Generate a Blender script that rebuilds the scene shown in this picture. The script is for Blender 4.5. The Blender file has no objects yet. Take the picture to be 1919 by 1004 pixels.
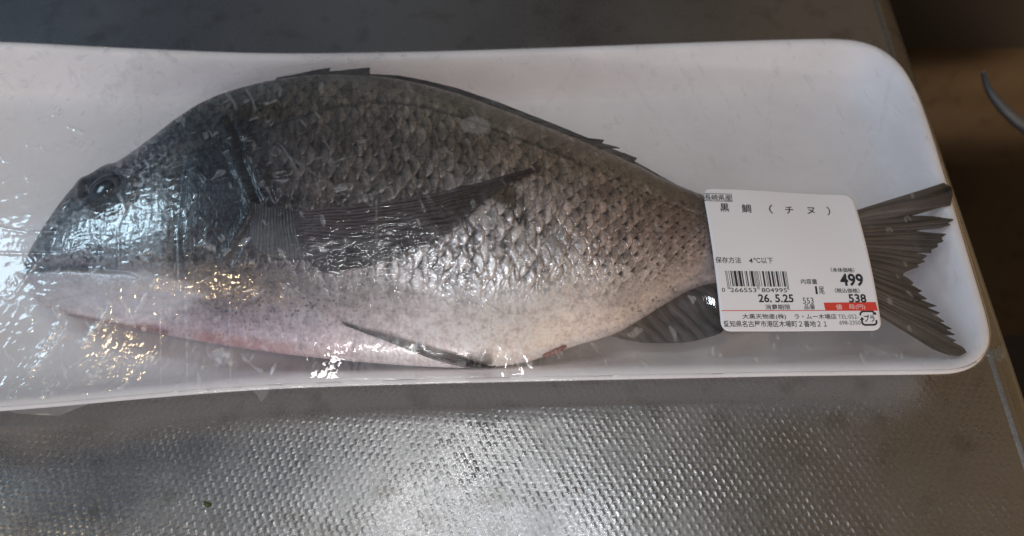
import bpy, bmesh, math
import numpy as np
from mathutils import Vector
from mathutils.bvhtree import BVHTree

# ------------------------------------------------------------------ camera, world, lamps, exposure
SC = bpy.context.scene
W, H, FPX, DIST, TILT = 1919.0, 1004.0, 1500.0, 0.290, math.radians(30)
AIM = np.array([0.0, 0.0, 0.020])
CAM = AIM + DIST * np.array([0.0, -math.sin(TILT), math.cos(TILT)])
FWD = (AIM - CAM) / DIST
RIGHT = np.array([1.0, 0.0, 0.0])
UP = np.cross(RIGHT, FWD)

cam_data = bpy.data.cameras.new('camera')
cam = bpy.data.objects.new('camera', cam_data)
SC.collection.objects.link(cam)
SC.camera = cam
cam.location = CAM
cam.rotation_euler = (TILT, 0, 0)
cam_data.sensor_width = 36.0
cam_data.lens = 36.0 * FPX / W
cam_data.clip_start, cam_data.clip_end = 0.005, 20.0
cam_data.dof.use_dof = True
cam_data.dof.focus_distance = 0.272
cam_data.dof.aperture_fstop = 9.0

SC.view_settings.view_transform = 'Standard'
SC.view_settings.look = 'None'
SC.view_settings.exposure = 0.10
SC.view_settings.gamma = 1.0
SC.cycles.max_bounces = 8
SC.cycles.transparent_max_bounces = 16
SC.cycles.caustics_reflective = False
SC.cycles.caustics_refractive = False
SC.cycles.sample_clamp_indirect = 4.0
SC.cycles.use_denoising = True

world = bpy.data.worlds.new('World')
SC.world = world
world.use_nodes = True


def build_world():
    nt = world.node_tree
    N, L = nt.nodes, nt.links
    N.clear()
    out = N.new('ShaderNodeOutputWorld')
    bg = N.new('ShaderNodeBackground')
    tc = N.new('ShaderNodeTexCoord')
    sep = N.new('ShaderNodeSeparateXYZ')
    L.new(tc.outputs['Generated'], sep.inputs[0])
    # left to right: cool to warm room tone
    rx = N.new('ShaderNodeValToRGB')
    mx = N.new('ShaderNodeMath'); mx.operation = 'MULTIPLY_ADD'
    mx.inputs[1].default_value = 0.5; mx.inputs[2].default_value = 0.5
    L.new(sep.outputs[0], mx.inputs[0]); L.new(mx.outputs[0], rx.inputs[0])
    e = rx.color_ramp.elements
    e[0].position, e[0].color = 0.15, (0.60, 0.85, 1.30, 1)
    e[1].position, e[1].color = 0.80, (1.35, 0.92, 0.52, 1)
    m = e.new(0.48); m.color = (0.95, 0.97, 1.02, 1)
    # dark wall ahead, dim ceiling, lighter room behind the camera
    ry = N.new('ShaderNodeValToRGB')
    my = N.new('ShaderNodeMath'); my.operation = 'MULTIPLY_ADD'
    my.inputs[1].default_value = 0.5; my.inputs[2].default_value = 0.5
    L.new(sep.outputs[1], my.inputs[0]); L.new(my.outputs[0], ry.inputs[0])
    e = ry.color_ramp.elements
    e[0].position, e[0].color = 0.05, (0.95, 0.95, 0.95, 1)
    e[1].position, e[1].color = 0.80, (0.125, 0.125, 0.125, 1)
    m = e.new(0.30); m.color = (0.75, 0.75, 0.75, 1)
    m = e.new(0.47); m.color = (0.24, 0.24, 0.24, 1)
    nz = N.new('ShaderNodeTexNoise'); nz.inputs['Scale'].default_value = 4.0
    nz.inputs['Detail'].default_value = 2.0
    L.new(tc.outputs['Generated'], nz.inputs[0])
    rn = N.new('ShaderNodeMapRange')
    rn.inputs[1].default_value, rn.inputs[2].default_value = 0.35, 0.65
    rn.inputs[3].default_value, rn.inputs[4].default_value = 0.40, 1.65
    L.new(nz.outputs[0], rn.inputs[0])
    a = N.new('ShaderNodeMix'); a.data_type = 'RGBA'; a.blend_type = 'MULTIPLY'
    a.inputs[0].default_value = 1.0
    L.new(rx.outputs[0], a.inputs[6]); L.new(ry.outputs[0], a.inputs[7])
    st = N.new('ShaderNodeMath'); st.operation = 'MULTIPLY'; st.inputs[1].default_value = 0.84
    L.new(rn.outputs[0], st.inputs[0])
    L.new(a.outputs[2], bg.inputs[0]); L.new(st.outputs[0], bg.inputs[1])
    L.new(bg.outputs[0], out.inputs[0])


build_world()


def area(name, loc, target, sx, sy, power, col):
    d = bpy.data.lights.new(name, 'AREA')
    d.shape = 'RECTANGLE'; d.size, d.size_y = sx, sy
    d.energy, d.color = power, col
    o = bpy.data.objects.new(name, d)
    SC.collection.objects.link(o)
    o.location = loc
    v = Vector(target) - Vector(loc)
    o.rotation_euler = v.to_track_quat('-Z', 'Y').to_euler()
    return o


area('ceiling_lamp', (0.075, 0.075, 1.05), (0.05, 0, 0), 0.11, 0.055, 0.52, (0.84, 0.92, 1.0))
area('tube_lamp', (-0.16, 0.16, 1.0), (0, 0, 0), 0.44, 0.008, 0.60, (0.95, 0.97, 1.0))
area('window_light', (-0.92, 0.36, 0.60), (-0.1, 0, 0), 0.24, 0.17, 1.5, (0.62, 0.85, 1.0))
area('warm_lamp', (-0.62, -0.16, 0.72), (-0.1, 0, 0), 0.05, 0.04, 0.55, (1.0, 0.74, 0.40))
area('added_glint_lamp', (-0.12, -1.15, 0.30), (0, 0, 0), 0.50, 0.05, 2.2, (1.0, 0.97, 0.94))  # added low lamp behind the camera, for glints in the belly film

# ------------------------------------------------------------------ helpers


def P(px, py, z):
    """the point at height z seen at photograph pixel (px, py)"""
    px, py, z = np.broadcast_arrays(np.asarray(px, float), np.asarray(py, float), np.asarray(z, float))
    d = FWD * FPX + (px[..., None] - W / 2) * RIGHT - (py[..., None] - H / 2) * UP
    t = (z - CAM[2]) / d[..., 2]
    return CAM + d * t[..., None]


def proj(p):
    v = p - CAM
    w = v @ FWD
    return W / 2 + FPX * (v @ RIGHT) / w, H / 2 - FPX * (v @ UP) / w


def lin(c):
    c = np.asarray(c, float) / 255.0
    return np.where(c <= 0.04045, c / 12.92, ((c + 0.055) / 1.055) ** 2.4)


def _hash(ix, iy, seed):
    n = (ix.astype(np.int64) * 374761393 + iy.astype(np.int64) * 668265263 + seed * 1442695041) & 0xFFFFFFFF
    n = ((n ^ (n >> 13)) * 1274126177) & 0xFFFFFFFF
    n = ((n ^ (n >> 16)) * 2246822519) & 0xFFFFFFFF
    n = n ^ (n >> 15)
    return (n & 0xFFFFFF) / float(0xFFFFFF)


def noise(x, y, seed=0):
    ix, iy = np.floor(x), np.floor(y)
    fx, fy = x - ix, y - iy
    ux, uy = fx * fx * fx * (fx * (fx * 6 - 15) + 10), fy * fy * fy * (fy * (fy * 6 - 15) + 10)
    r = 0
    vals = []
    for dy in (0, 1):
        for dx in (0, 1):
            a = _hash(ix + dx, iy + dy, seed) * 2 * math.pi
            vals.append(np.cos(a) * (fx - dx) + np.sin(a) * (fy - dy))
    r = (vals[0] * (1 - ux) + vals[1] * ux) * (1 - uy) + (vals[2] * (1 - ux) + vals[3] * ux) * uy
    return r * 1.5


def fbm(x, y, seed=0, octv=4):
    r, a = 0, 1.0
    for k in range(octv):
        r = r + a * noise(x * 2 ** k, y * 2 ** k, seed + 17 * k)
        a *= 0.5
    return r / 1.6


def sstep(a, b, x):
    t = np.clip((x - a) / (b - a), 0, 1)
    return t * t * (3 - 2 * t)


def seg_dist(px, py, pts):
    """distance to a polyline and arclength fraction along it"""
    best = np.full(np.shape(px), 1e9)
    frac = np.zeros(np.shape(px))
    n = len(pts) - 1
    for i in range(n):
        (x0, y0), (x1, y1) = pts[i], pts[i + 1]
        dx, dy = x1 - x0, y1 - y0
        t = np.clip(((px - x0) * dx + (py - y0) * dy) / (dx * dx + dy * dy), 0, 1)
        d = np.hypot(px - x0 - t * dx, py - y0 - t * dy)
        m = d < best
        best = np.where(m, d, best)
        frac = np.where(m, (i + t) / n, frac)
    return best, frac


def blob(px, py, cx, cy, rx, ry, ang=0.0):
    c, s = math.cos(math.radians(ang)), math.sin(math.radians(ang))
    u = ((px - cx) * c + (py - cy) * s) / rx
    v = (-(px - cx) * s + (py - cy) * c) / ry
    return np.exp(-(u * u + v * v))


def spline(pts, n, closed=False):
    """Catmull-Rom through the points, n samples evenly spaced by arclength"""
    p = np.asarray(pts, float)
    m = len(p)
    out = []
    segs = m if closed else m - 1
    for i in range(segs):
        if closed:
            a, b, c, d = p[(i - 1) % m], p[i], p[(i + 1) % m], p[(i + 2) % m]
        else:
            a, b, c, d = p[max(i - 1, 0)], p[i], p[i + 1], p[min(i + 2, m - 1)]
        t = np.linspace(0, 1, 24, endpoint=False)[:, None]
        out.append(0.5 * (2 * b + (c - a) * t + (2 * a - 5 * b + 4 * c - d) * t ** 2 + (3 * b - a - 3 * c + d) * t ** 3))
    q = np.concatenate(out + [p[:1] if closed else p[-1:]])
    s = np.concatenate([[0], np.cumsum(np.linalg.norm(np.diff(q, axis=0), axis=1))])
    u = np.linspace(0, s[-1], n + (1 if closed else 0))
    r = np.stack([np.interp(u, s, q[:, k]) for k in range(q.shape[1])], 1)
    return r[:-1] if closed else r


def mesh_obj(name, verts, faces, mat, parent=None, smooth=True, attrs=None):
    me = bpy.data.meshes.new(name)
    verts = np.asarray(verts, np.float32).reshape(-1, 3)
    if isinstance(faces, np.ndarray):
        k = faces.shape[1]
        me.vertices.add(len(verts)); me.vertices.foreach_set('co', verts.ravel())
        me.loops.add(faces.size); me.loops.foreach_set('vertex_index', faces.astype(np.int32).ravel())
        me.polygons.add(len(faces))
        me.polygons.foreach_set('loop_start', np.arange(0, faces.size, k, dtype=np.int32))
        me.update(calc_edges=True)
    else:
        me.from_pydata(verts.tolist(), [], faces)
    me.validate()
    if smooth:
        me.polygons.foreach_set('use_smooth', np.ones(len(me.polygons), bool))
    for an, av in (attrs or {}).items():
        av = np.asarray(av, np.float32)
        if av.ndim == 2:
            a = me.attributes.new(an, 'FLOAT_COLOR', 'POINT')
            if av.shape[1] == 3:
                av = np.concatenate([av, np.ones((len(av), 1), np.float32)], 1)
            a.data.foreach_set('color', av.ravel())
        else:
            a = me.attributes.new(an, 'FLOAT', 'POINT')
            a.data.foreach_set('value', av.ravel())
    me.update()
    o = bpy.data.objects.new(name, me)
    SC.collection.objects.link(o)
    if mat is not None:
        me.materials.append(mat)
    if parent is not None:
        o.parent = parent
        o.matrix_parent_inverse = parent.matrix_world.inverted()
    return o


def grid_faces(nr, nc, wrap=False, base=0):
    i = np.arange(nr - 1)[:, None]
    j = np.arange(nc if wrap else nc - 1)[None, :]
    j2 = (j + 1) % nc
    f = np.stack(np.broadcast_arrays(i * nc + j, i * nc + j2, (i + 1) * nc + j2, (i + 1) * nc + j), -1)
    return f.reshape(-1, 4) + base


def grid_normals(g):
    du = np.gradient(g, axis=1)
    dv = np.gradient(g, axis=0)
    n = np.cross(du, dv)
    return n / np.maximum(np.linalg.norm(n, axis=-1, keepdims=True), 1e-12)


def tag(o, label=None, cat=None, kind=None, group=None):
    if label: o['label'] = label
    if cat: o['category'] = cat
    if kind: o['kind'] = kind
    if group: o['group'] = group
    return o


def empty(name, loc):
    o = bpy.data.objects.new(name, None)
    SC.collection.objects.link(o)
    o.location = loc
    o.empty_display_size = 0.02
    bpy.context.view_layer.update()
    return o


class Mat:
    def __init__(self, name):
        self.m = bpy.data.materials.new(name)
        self.m.use_nodes = True
        self.nt = self.m.node_tree
        self.N, self.L = self.nt.nodes, self.nt.links
        self.b = self.N['Principled BSDF']
        self.out = self.N['Material Output']

    def set(self, **k):
        for a, v in k.items():
            self.b.inputs[a.replace('_', ' ')].default_value = v
        return self

    def node(self, t, **k):
        n = self.N.new(t)
        for a, v in k.items():
            setattr(n, a, v)
        return n

    def math(self, op, a, b=None, c=None):
        n = self.node('ShaderNodeMath', operation=op)
        for i, v in enumerate((a, b, c)):
            if v is None: continue
            if hasattr(v, 'links'): self.L.new(v, n.inputs[i])
            else: n.inputs[i].default_value = v
        return n.outputs[0]

    def noise(self, scale, detail=3, vec=None, rough=0.5):
        n = self.node('ShaderNodeTexNoise')
        n.inputs['Scale'].default_value = scale
        n.inputs['Detail'].default_value = detail
        n.inputs['Roughness'].default_value = rough
        self.L.new(vec if vec is not None else self.objco(), n.inputs['Vector'])
        return n.outputs[0]

    def objco(self, scale=None, rot=None):
        if not hasattr(self, '_tc'):
            self._tc = self.node('ShaderNodeTexCoord')
        o = self._tc.outputs['Object']
        if scale or rot:
            mp = self.node('ShaderNodeMapping')
            if scale: mp.inputs['Scale'].default_value = scale
            if rot: mp.inputs['Rotation'].default_value = rot
            self.L.new(o, mp.inputs[0])
            o = mp.outputs[0]
        return o

    def rng(self, v, a, b, c, d):
        n = self.node('ShaderNodeMapRange')
        for i, q in enumerate((a, b, c, d)): n.inputs[i + 1].default_value = q
        self.L.new(v, n.inputs[0])
        return n.outputs[0]

    def bump(self, h, dist, strength=1.0, normal=None):
        n = self.node('ShaderNodeBump')
        n.inputs['Strength'].default_value = strength
        n.inputs['Distance'].default_value = dist
        self.L.new(h, n.inputs['Height'])
        if normal is not None: self.L.new(normal, n.inputs['Normal'])
        return n.outputs[0]

    def attr(self, name):
        n = self.node('ShaderNodeAttribute'); n.attribute_name = name
        return n


def steel_material(name, tint, r0, r1):
    M = Mat(name).set(Metallic=1.0, Base_Color=(*tint, 1))
    v = M.objco((1.0, 1.0, 1.0))
    big = M.noise(22, 4, v)
    fine = M.noise(900, 2, v)
    r = M.math('ADD', M.rng(big, 0.3, 0.7, r0, r1), M.rng(fine, 0.3, 0.7, -0.04, 0.05))
    M.L.new(r, M.b.inputs['Roughness'])
    # fine brushed scratches
    br = M.noise(1.0, 2, M.objco((260, 5200, 260), (0, 0, 0.35)))
    n1 = M.bump(br, 0.00003, 0.35)
    M.L.new(n1, M.b.inputs['Normal'])
    # water-spot dulling
    spots = M.rng(M.noise(75, 3, v), 0.55, 0.72, 0.0, 1.0)
    mx = M.node('ShaderNodeMix', data_type='RGBA')
    mx.inputs[6].default_value = (*tint, 1)
    mx.inputs[7].default_value = (tint[0] * 0.78, tint[1] * 0.77, tint[2] * 0.74, 1)
    M.L.new(spots, mx.inputs[0])
    M.L.new(mx.outputs[2], M.b.inputs['Base Color'])
    return M.m


# ------------------------------------------------------------------ the setting: embossed steel counter and sink
steel = steel_material('embossed_steel', (0.34, 0.33, 0.32), 0.22, 0.33)
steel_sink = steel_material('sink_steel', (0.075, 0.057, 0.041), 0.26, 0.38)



def build_counter():
    # the flat deck ends at the bead line; beyond it the lip rolls down into the sink
    bead = np.array([(1650, -220), (1690, -70), (1708, 0), (1726, 85), (1742, 190), (1770, 350), (1800, 520), (1832, 676), (1859, 809), (1882, 890), (1925, 985), (1990, 1100)])
    edge = np.array([(1690, -230), (1733, -75), (1752, 0), (1776, 95), (1804, 234), (1822, 330), (1844, 423), (1860, 510), (1879, 600), (1896, 670), (1921, 790), (1990, 960)])
    B = P(bead[:, 0], bead[:, 1], 0.0)
    E = P(edge[:, 0], edge[:, 1], -0.004)
    y0, ya, y1 = -0.155, -0.028, 0.50
    ys = np.concatenate([np.linspace(-0.50, -0.186, 20, endpoint=False), np.arange(-0.186, ya, 0.00030), np.linspace(ya, 0.13, 70), np.linspace(0.135, y1, 30)])
    xb = np.interp(ys, B[:, 1], B[:, 0]); xe = np.interp(ys, E[:, 1], E[:, 0])
    k = np.ones(41) / 41
    def sm(a): return np.convolve(np.pad(a, 20, mode='edge'), k, 'valid')
    xe = np.maximum(xe, xb + 0.004)
    x0 = -0.27
    us = np.concatenate([np.linspace(-0.60, -0.222, 24, endpoint=False), np.arange(-0.215, 0.17, 0.00031)])
    frac = (us - us[0]) / (us[-1] - us[0])
    X = us[None, :] + (xb[:, None] - us[-1]) * (frac[None, :] ** 4)
    Y = np.broadcast_to(ys[:, None], X.shape).copy()
    # bone-shaped embossing on a staggered lattice
    ca, sa = math.cos(math.radians(-4)), math.sin(math.radians(-4))
    u = (X * ca + Y * sa) / 0.00275
    v = (-X * sa + Y * ca) / 0.00225
    row = np.floor(v)
    Z = np.zeros_like(X)
    wear = np.clip(0.8 + 0.7 * fbm(X / 0.03, Y / 0.02, 8, 3), 0.3, 1.3)
    for dr in (-1, 0, 1):
        r = row + dr
        off = 0.5 * np.mod(r, 2)
        c = np.floor(u - off)
        for dc in (0, 1):
            cx = c + dc + off
            j = _hash(np.round(cx * 2), r, 5); j2 = _hash(np.round(cx * 2), r, 6)
            dx = (u - cx) * 2.75 + 0.45 * (j2 - 0.5); dy = (v - r - 0.5) * 2.25 + 0.45 * (j - 0.5)
            t = math.radians(-68)
            a = dx * math.cos(t) + dy * math.sin(t)
            b = -dx * math.sin(t) + dy * math.cos(t)
            wid = 0.46 + 0.26 * np.clip((a / 0.8) ** 2, 0, 1)
            q = np.clip(1 - (np.abs(a) / 0.92) ** 4, 0, 1) * np.clip(1 - (np.abs(b) / wid) ** 2.6, 0, 1)
            Z = np.maximum(Z, 0.00008 * q ** 0.30 * (0.35 + 0.9 * j) * wear)
    fade = sstep(0.0, 0.004, xb[:, None] - X) * sstep(ya - 0.001, ya - 0.006, Y) * sstep(-0.186, -0.182, Y) * sstep(-0.222, -0.216, X)
    Z = Z * fade + 0.00005 * fbm(X / 0.02, Y / 0.02, 3, 2)
    nr, nc = X.shape
    # lip: bead, roll over, wall of the sink
    prof = [(0.12, 0.0006), (0.25, 0.0005), (0.45, -0.0008), (0.75, -0.0022), (1.0, -0.0040), (1.10, -0.0080), (1.14, -0.016), (1.18, -0.05), (1.25, -0.26)]
    cols_x, cols_z = [X], [Z]
    xls = np.stack([xb + f * (xe - xb) for f, _ in prof], 1)
    zls = np.stack([np.full(nr, z) for _, z in prof], 1)
    X2 = np.concatenate([X, xls], 1); Z2 = np.concatenate([Z, zls], 1)
    Y2 = np.broadcast_to(ys[:, None], X2.shape)
    V = np.stack([X2, Y2, Z2], -1)
    o = mesh_obj('counter', V.reshape(-1, 3), grid_faces(nr, X2.shape[1]), steel)
    tag(o, 'embossed stainless steel counter top under the foam tray', 'counter', kind='structure')
    # sink basin beyond the lip
    xs = np.linspace(0.10, 0.45, 30)
    back = P(np.array(1850.0), np.array(90.0), -0.18)[1]
    pr = [(-0.125, 0.001), (-0.130, -0.01), (-0.132, -0.22), (-0.122, -0.243), (-0.10, -0.25), (0.0, -0.25), (0.1, -0.25), (back - 0.09, -0.25)] + [(back - 0.07 + 0.07 * math.cos(a), -0.18 - 0.07 * math.sin(a)) for a in np.linspace(math.pi / 2, 0.0, 14)][1:] + [(back + 0.004, -0.10), (back + 0.012, 0.0)]
    V = np.array([[(x, y, z) for x in xs] for y, z in pr])
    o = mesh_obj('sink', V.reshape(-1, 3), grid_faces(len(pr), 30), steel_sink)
    dark = Mat('shaded_steel').set(Base_Color=(0.022, 0.018, 0.017, 1), Metallic=0.6, Roughness=0.4).m  # darker copy of the sink steel: the basin's shade put into the colour
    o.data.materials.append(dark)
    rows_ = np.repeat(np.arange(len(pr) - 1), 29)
    o.data.polygons.foreach_set('material_index', ((rows_ < 6) | (rows_ >= len(pr) - 3)).astype(np.int32))  # floor and wall take the shaded copy, the cove stays as the lit band
    tag(o, 'dark steel sink basin beyond the counter edge', 'sink', kind='structure')


build_counter()

# ------------------------------------------------------------------ foam tray
RIM_Z = 0.0206
TRAY_PX = [(-90, 80), (0, 76), (250, 88), (500, 97), (750, 95), (1000, 88), (1300, 77), (1500, 71), (1590, 72), (1645, 86),
           (1685, 115), (1712, 155), (1735, 210), (1765, 305), (1795, 405), (1825, 505), (1846, 575), (1857, 622), (1853, 655), (1832, 682),
           (1795, 696), (1740, 699), (1500, 702), (1250, 707), (1000, 712), (750, 718), (500, 727), (300, 742), (100, 760),
           (0, 768), (-120, 778), (-205, 760), (-255, 700), (-265, 600), (-240, 400), (-215, 250), (-190, 155), (-150, 105)]


def foam_material():
    M = Mat('white_foam').set(Base_Color=(0.80, 0.78, 0.785, 1), Roughness=0.42)
    M.b.inputs['Subsurface Weight'].default_value = 0.5
    M.b.inputs['Subsurface Radius'].default_value = (1, 0.97, 0.97)
    M.b.inputs['Subsurface Scale'].default_value = 0.004
    n = M.noise(420, 2)
    vor = M.node('ShaderNodeTexVoronoi'); vor.inputs['Scale'].default_value = 620
    M.L.new(M.objco(), vor.inputs['Vector'])
    h = M.math('ADD', M.math('MULTIPLY', vor.outputs['Distance'], 0.6), n)
    M.L.new(M.bump(h, 0.00014, 0.55), M.b.inputs['Normal'])
    # soft mottling of the foam beads
    mx = M.node('ShaderNodeMix', data_type='RGBA')
    mx.inputs[6].default_value = (0.80, 0.793, 0.81, 1); mx.inputs[7].default_value = (0.87, 0.868, 0.885, 1)
    M.L.new(M.noise(60, 4), mx.inputs[0]); M.L.new(mx.outputs[2], M.b.inputs['Base Color'])
    return M.m


def tray_outline(n):
    q = spline(TRAY_PX, n, closed=True)
    w = P(q[:, 0], q[:, 1], RIM_Z)[:, :2]
    for _ in range(6):
        w = 0.25 * np.roll(w, 1, 0) + 0.5 * w + 0.25 * np.roll(w, -1, 0)
    return w


def inset(w, d):
    t = np.roll(w, -1, 0) - np.roll(w, 1, 0)
    nrm = np.stack([t[:, 1], -t[:, 0]], 1)
    nrm /= np.linalg.norm(nrm, axis=1, keepdims=True)
    if np.sum((w.mean(0) - w) * nrm) < 0: nrm = -nrm
    for _ in range(10):
        nrm = 0.25 * np.roll(nrm, 1, 0) + 0.5 * nrm + 0.25 * np.roll(nrm, -1, 0)
    nrm /= np.linalg.norm(nrm, axis=1, keepdims=True)
    r = w + nrm * d
    for _ in range(int(max(0.0, d - 0.010) * 6000)):
        r = 0.25 * np.roll(r, 1, 0) + 0.5 * r + 0.25 * np.roll(r, -1, 0)
    return r


OUTLINE = tray_outline(720)


def build_tray():
    prof = [(13.0, 1.2), (12.2, 0.5), (11.4, 1.0), (8.0, 7.0), (4.5, 14.0), (2.6, 17.2), (1.2, 18.3), (0.35, 18.7), (0.05, 19.3), (0.1, 19.9), (0.5, 20.35), (1.3, 20.6),
            (2.6, 20.6), (3.6, 20.3), (4.6, 19.5), (5.8, 18.0), (7.6, 15.2), (9.6, 12.0), (11.6, 9.1), (13.6, 6.9), (15.6, 5.4), (17.6, 4.5), (19.8, 4.1)]
    rings = []
    for d, z in prof:
        w = inset(OUTLINE, d / 1000)
        rings.append(np.concatenate([w, np.full((len(w), 1), z / 1000)], 1))
    n = len(OUTLINE)
    V = np.concatenate(rings)
    F = [tuple(f) for f in grid_faces(len(prof), n, wrap=True).tolist()]
    # floor and underside: rings shrinking to the middle line
    for first, z, flip in ((len(prof) - 1, 0.0040, False), (0, 0.0011, True)):
        src = rings[first]
        c = src.mean(0)
        ids = np.arange(n) + first * n
        for k, s in enumerate((0.85, 0.6, 0.3, 0.06)):
            r = src.copy(); r[:, :2] = c[:2] + (src[:, :2] - c[:2]) * s; r[:, 2] = z
            base = len(V); V = np.concatenate([V, r])
            nid = np.arange(n) + base
            for a in range(n):
                b = (a + 1) % n
                F.append((ids[a], ids[b], nid[b], nid[a]))
            ids = nid
        F.append(tuple(int(x) for x in ids))
    F = [tuple(int(x) for x in f) for f in F]
    o = mesh_obj('foam_tray', V, F, foam_material())
    bm = bmesh.new(); bm.from_mesh(o.data); bmesh.ops.recalc_face_normals(bm, faces=bm.faces); bm.to_mesh(o.data); bm.free()
    tag(o, 'long white foam tray with rounded corners holding the fish', 'tray')


build_tray()

# ------------------------------------------------------------------ the fish
DORSAL = [(44, 508), (50, 494), (60, 478), (78, 450), (100, 415), (126, 378), (152, 348), (190, 322), (235, 300), (290, 262), (340, 224), (390, 192), (450, 168), (520, 151),
          (600, 141), (680, 141), (760, 150), (850, 172), (930, 200), (1010, 231), (1100, 267), (1180, 303), (1250, 339), (1310, 364), (1400, 394),
          (1480, 409), (1545, 413)]
VENTRAL = [(44, 508), (46, 522), (56, 548), (80, 572), (110, 586), (200, 606), (300, 624), (400, 641), (500, 656), (600, 668), (700, 677), (800, 684), (900, 686), (980, 677),
           (1030, 662), (1080, 645), (1150, 624), (1200, 597), (1250, 566), (1295, 541), (1345, 527), (1450, 522), (1545, 524)]
HALF = [(44, 1.2), (60, 4.5), (90, 7.5), (150, 11), (250, 15), (400, 18.8), (600, 20.5), (800, 19.5), (1000, 16.5), (1150, 12.8), (1300, 9.0), (1400, 7.0), (1480, 5.2), (1545, 3.2)]
MID = [(44, 15.5), (200, 18), (400, 22.6), (600, 24.4), (800, 23.5), (1000, 21.5), (1150, 21.0), (1300, 21.3), (1545, 22.4)]


def curve_fn(pts):
    p = np.asarray(pts, float)
    s = spline(p, 1200)
    xs = np.maximum.accumulate(s[:, 0] + np.arange(len(s)) * 1e-6)
    return lambda x: np.interp(x, xs, s[:, 1])


f_dor, f_ven, f_half, f_mid = curve_fn(DORSAL), curve_fn(VENTRAL), curve_fn(HALF), curve_fn(MID)

PAINT = [
    # back, with the film's grey haze mixed into its colour
    (150, 345, 48, 50, 52), (235, 300, 62, 66, 68), (300, 258, 70, 74, 72), (380, 205, 72, 73, 69), (470, 170, 74, 72, 66), (600, 160, 76, 73, 66), (700, 165, 84, 81, 75),
    (800, 185, 92, 90, 84), (900, 215, 98, 95, 88), (1000, 245, 102, 98, 90), (1100, 285, 102, 96, 87), (1200, 330, 96, 89, 79), (1300, 378, 88, 80, 70),
    # upper side
    (480, 220, 68, 65, 61), (560, 235, 66, 63, 60), (700, 245, 70, 66, 64), (850, 265, 72, 67, 63), (1000, 300, 80, 72, 65), (1130, 350, 80, 71, 65), (1280, 420, 76, 66, 61), (1380, 440, 80, 70, 66), (1500, 450, 70, 62, 58),
    # middle
    (520, 310, 80, 77, 77), (600, 340, 84, 80, 78), (700, 310, 84, 82, 81), (800, 320, 98, 95, 93), (900, 400, 128, 127, 130), (980, 400, 132, 127, 124), (1050, 420, 140, 131, 126), (1130, 430, 120, 108, 102),
    (1200, 450, 128, 113, 107), (1300, 480, 158, 141, 136), (1380, 500, 150, 135, 130),
    # lower side
    (600, 520, 108, 101, 101), (680, 540, 122, 115, 115), (750, 510, 118, 113, 113), (850, 500, 140, 138, 140), (950, 500, 152, 150, 152), (1050, 500, 156, 149, 146), (1130, 520, 158, 146, 140), (1200, 540, 156, 142, 134), (1270, 525, 136, 122, 116), (560, 560, 118, 108, 108), (850, 550, 168, 160, 160), (980, 550, 182, 174, 173),
    # belly
    (480, 560, 104, 94, 93), (520, 595, 138, 120, 119), (600, 625, 196, 165, 164), (700, 600, 198, 174, 174), (800, 590, 205, 184, 183), (900, 600, 212, 193, 191), (800, 660, 206, 170, 170), (950, 650, 212, 176, 173), (1030, 590, 210, 190, 186),
    (1080, 620, 205, 176, 172), (1140, 590, 188, 168, 161), (1190, 585, 150, 134, 128),
    # head
    (75, 465, 66, 70, 74), (110, 430, 88, 94, 102), (180, 430, 112, 118, 124), (120, 400, 74, 78, 82), (260, 350, 112, 114, 112), (280, 420, 118, 118, 118), (225, 400, 110, 114, 116), (250, 470, 84, 84, 86), (270, 300, 92, 94, 92), (310, 300, 74, 75, 74), (300, 480, 88, 84, 85),
    (390, 280, 46, 41, 41), (390, 350, 42, 36, 38), (390, 420, 46, 40, 43), (380, 470, 58, 51, 51), (450, 260, 52, 49, 48), (440, 340, 50, 45, 46), (460, 430, 62, 58, 62),
    # jaws and throat
    (70, 500, 74, 68, 74), (60, 530, 150, 132, 136), (120, 530, 172, 164, 167), (200, 545, 186, 179, 182), (300, 545, 176, 168, 170), (120, 490, 58, 57, 61), (200, 497, 66, 66, 70), (120, 570, 178, 166, 168), (250, 585, 180, 164, 166),
    (380, 590, 112, 98, 97), (430, 545, 80, 73, 71), (480, 512, 78, 73, 73), (420, 505, 66, 60, 60), (560, 528, 88, 82, 82), (630, 565, 122, 112, 112), (700, 565, 150, 138, 138), (370, 615, 180, 142, 144), (450, 635, 200, 150, 151), (380, 530, 82, 73, 71), (560, 650, 200, 160, 160),
]


def paint(px, py, sig=42.0):
    pts = np.array(PAINT, float)
    alb = np.clip(lin(pts[:, 2:5]) / 0.60 - 0.052, 0.010, 0.85)
    g = alb.mean(1, keepdims=True); alb = g + (alb - g) * np.where(pts[:, 1:2] > 505, 0.50, np.where(pts[:, 0:1] < 330, 0.45, 0.85))
    out = np.zeros(px.shape + (3,)); wsum = np.zeros(px.shape)
    for (x, y), a in zip(pts[:, :2], alb):
        d2 = ((px - x) / 1.25) ** 2 + (py - y) ** 2
        w = np.exp(-d2 / (2 * sig * sig)) + 1e-7 / (1 + d2 * 1e-4)
        out += w[..., None] * a; wsum += w
    return out / wsum[..., None]


PREOP = [(347, 286), (338, 330), (332, 380), (328, 430), (328, 470), (336, 508)]
OPERC = [(432, 228), (446, 262), (452, 300), (470, 345), (484, 380), (470, 420), (448, 455), (428, 492)]
LATERAL = [(450, 262), (520, 232), (600, 206), (690, 190), (780, 196), (870, 220), (960, 254), (1060, 292), (1160, 336), (1260, 382), (1380, 430), (1540, 466)]
MOUTH = [(44, 508), (80, 503), (130, 500), (180, 503), (240, 508), (280, 520)]
JAW = [(95, 560), (160, 548), (240, 552), (320, 556), (345, 535)]
FISH = {}


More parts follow.
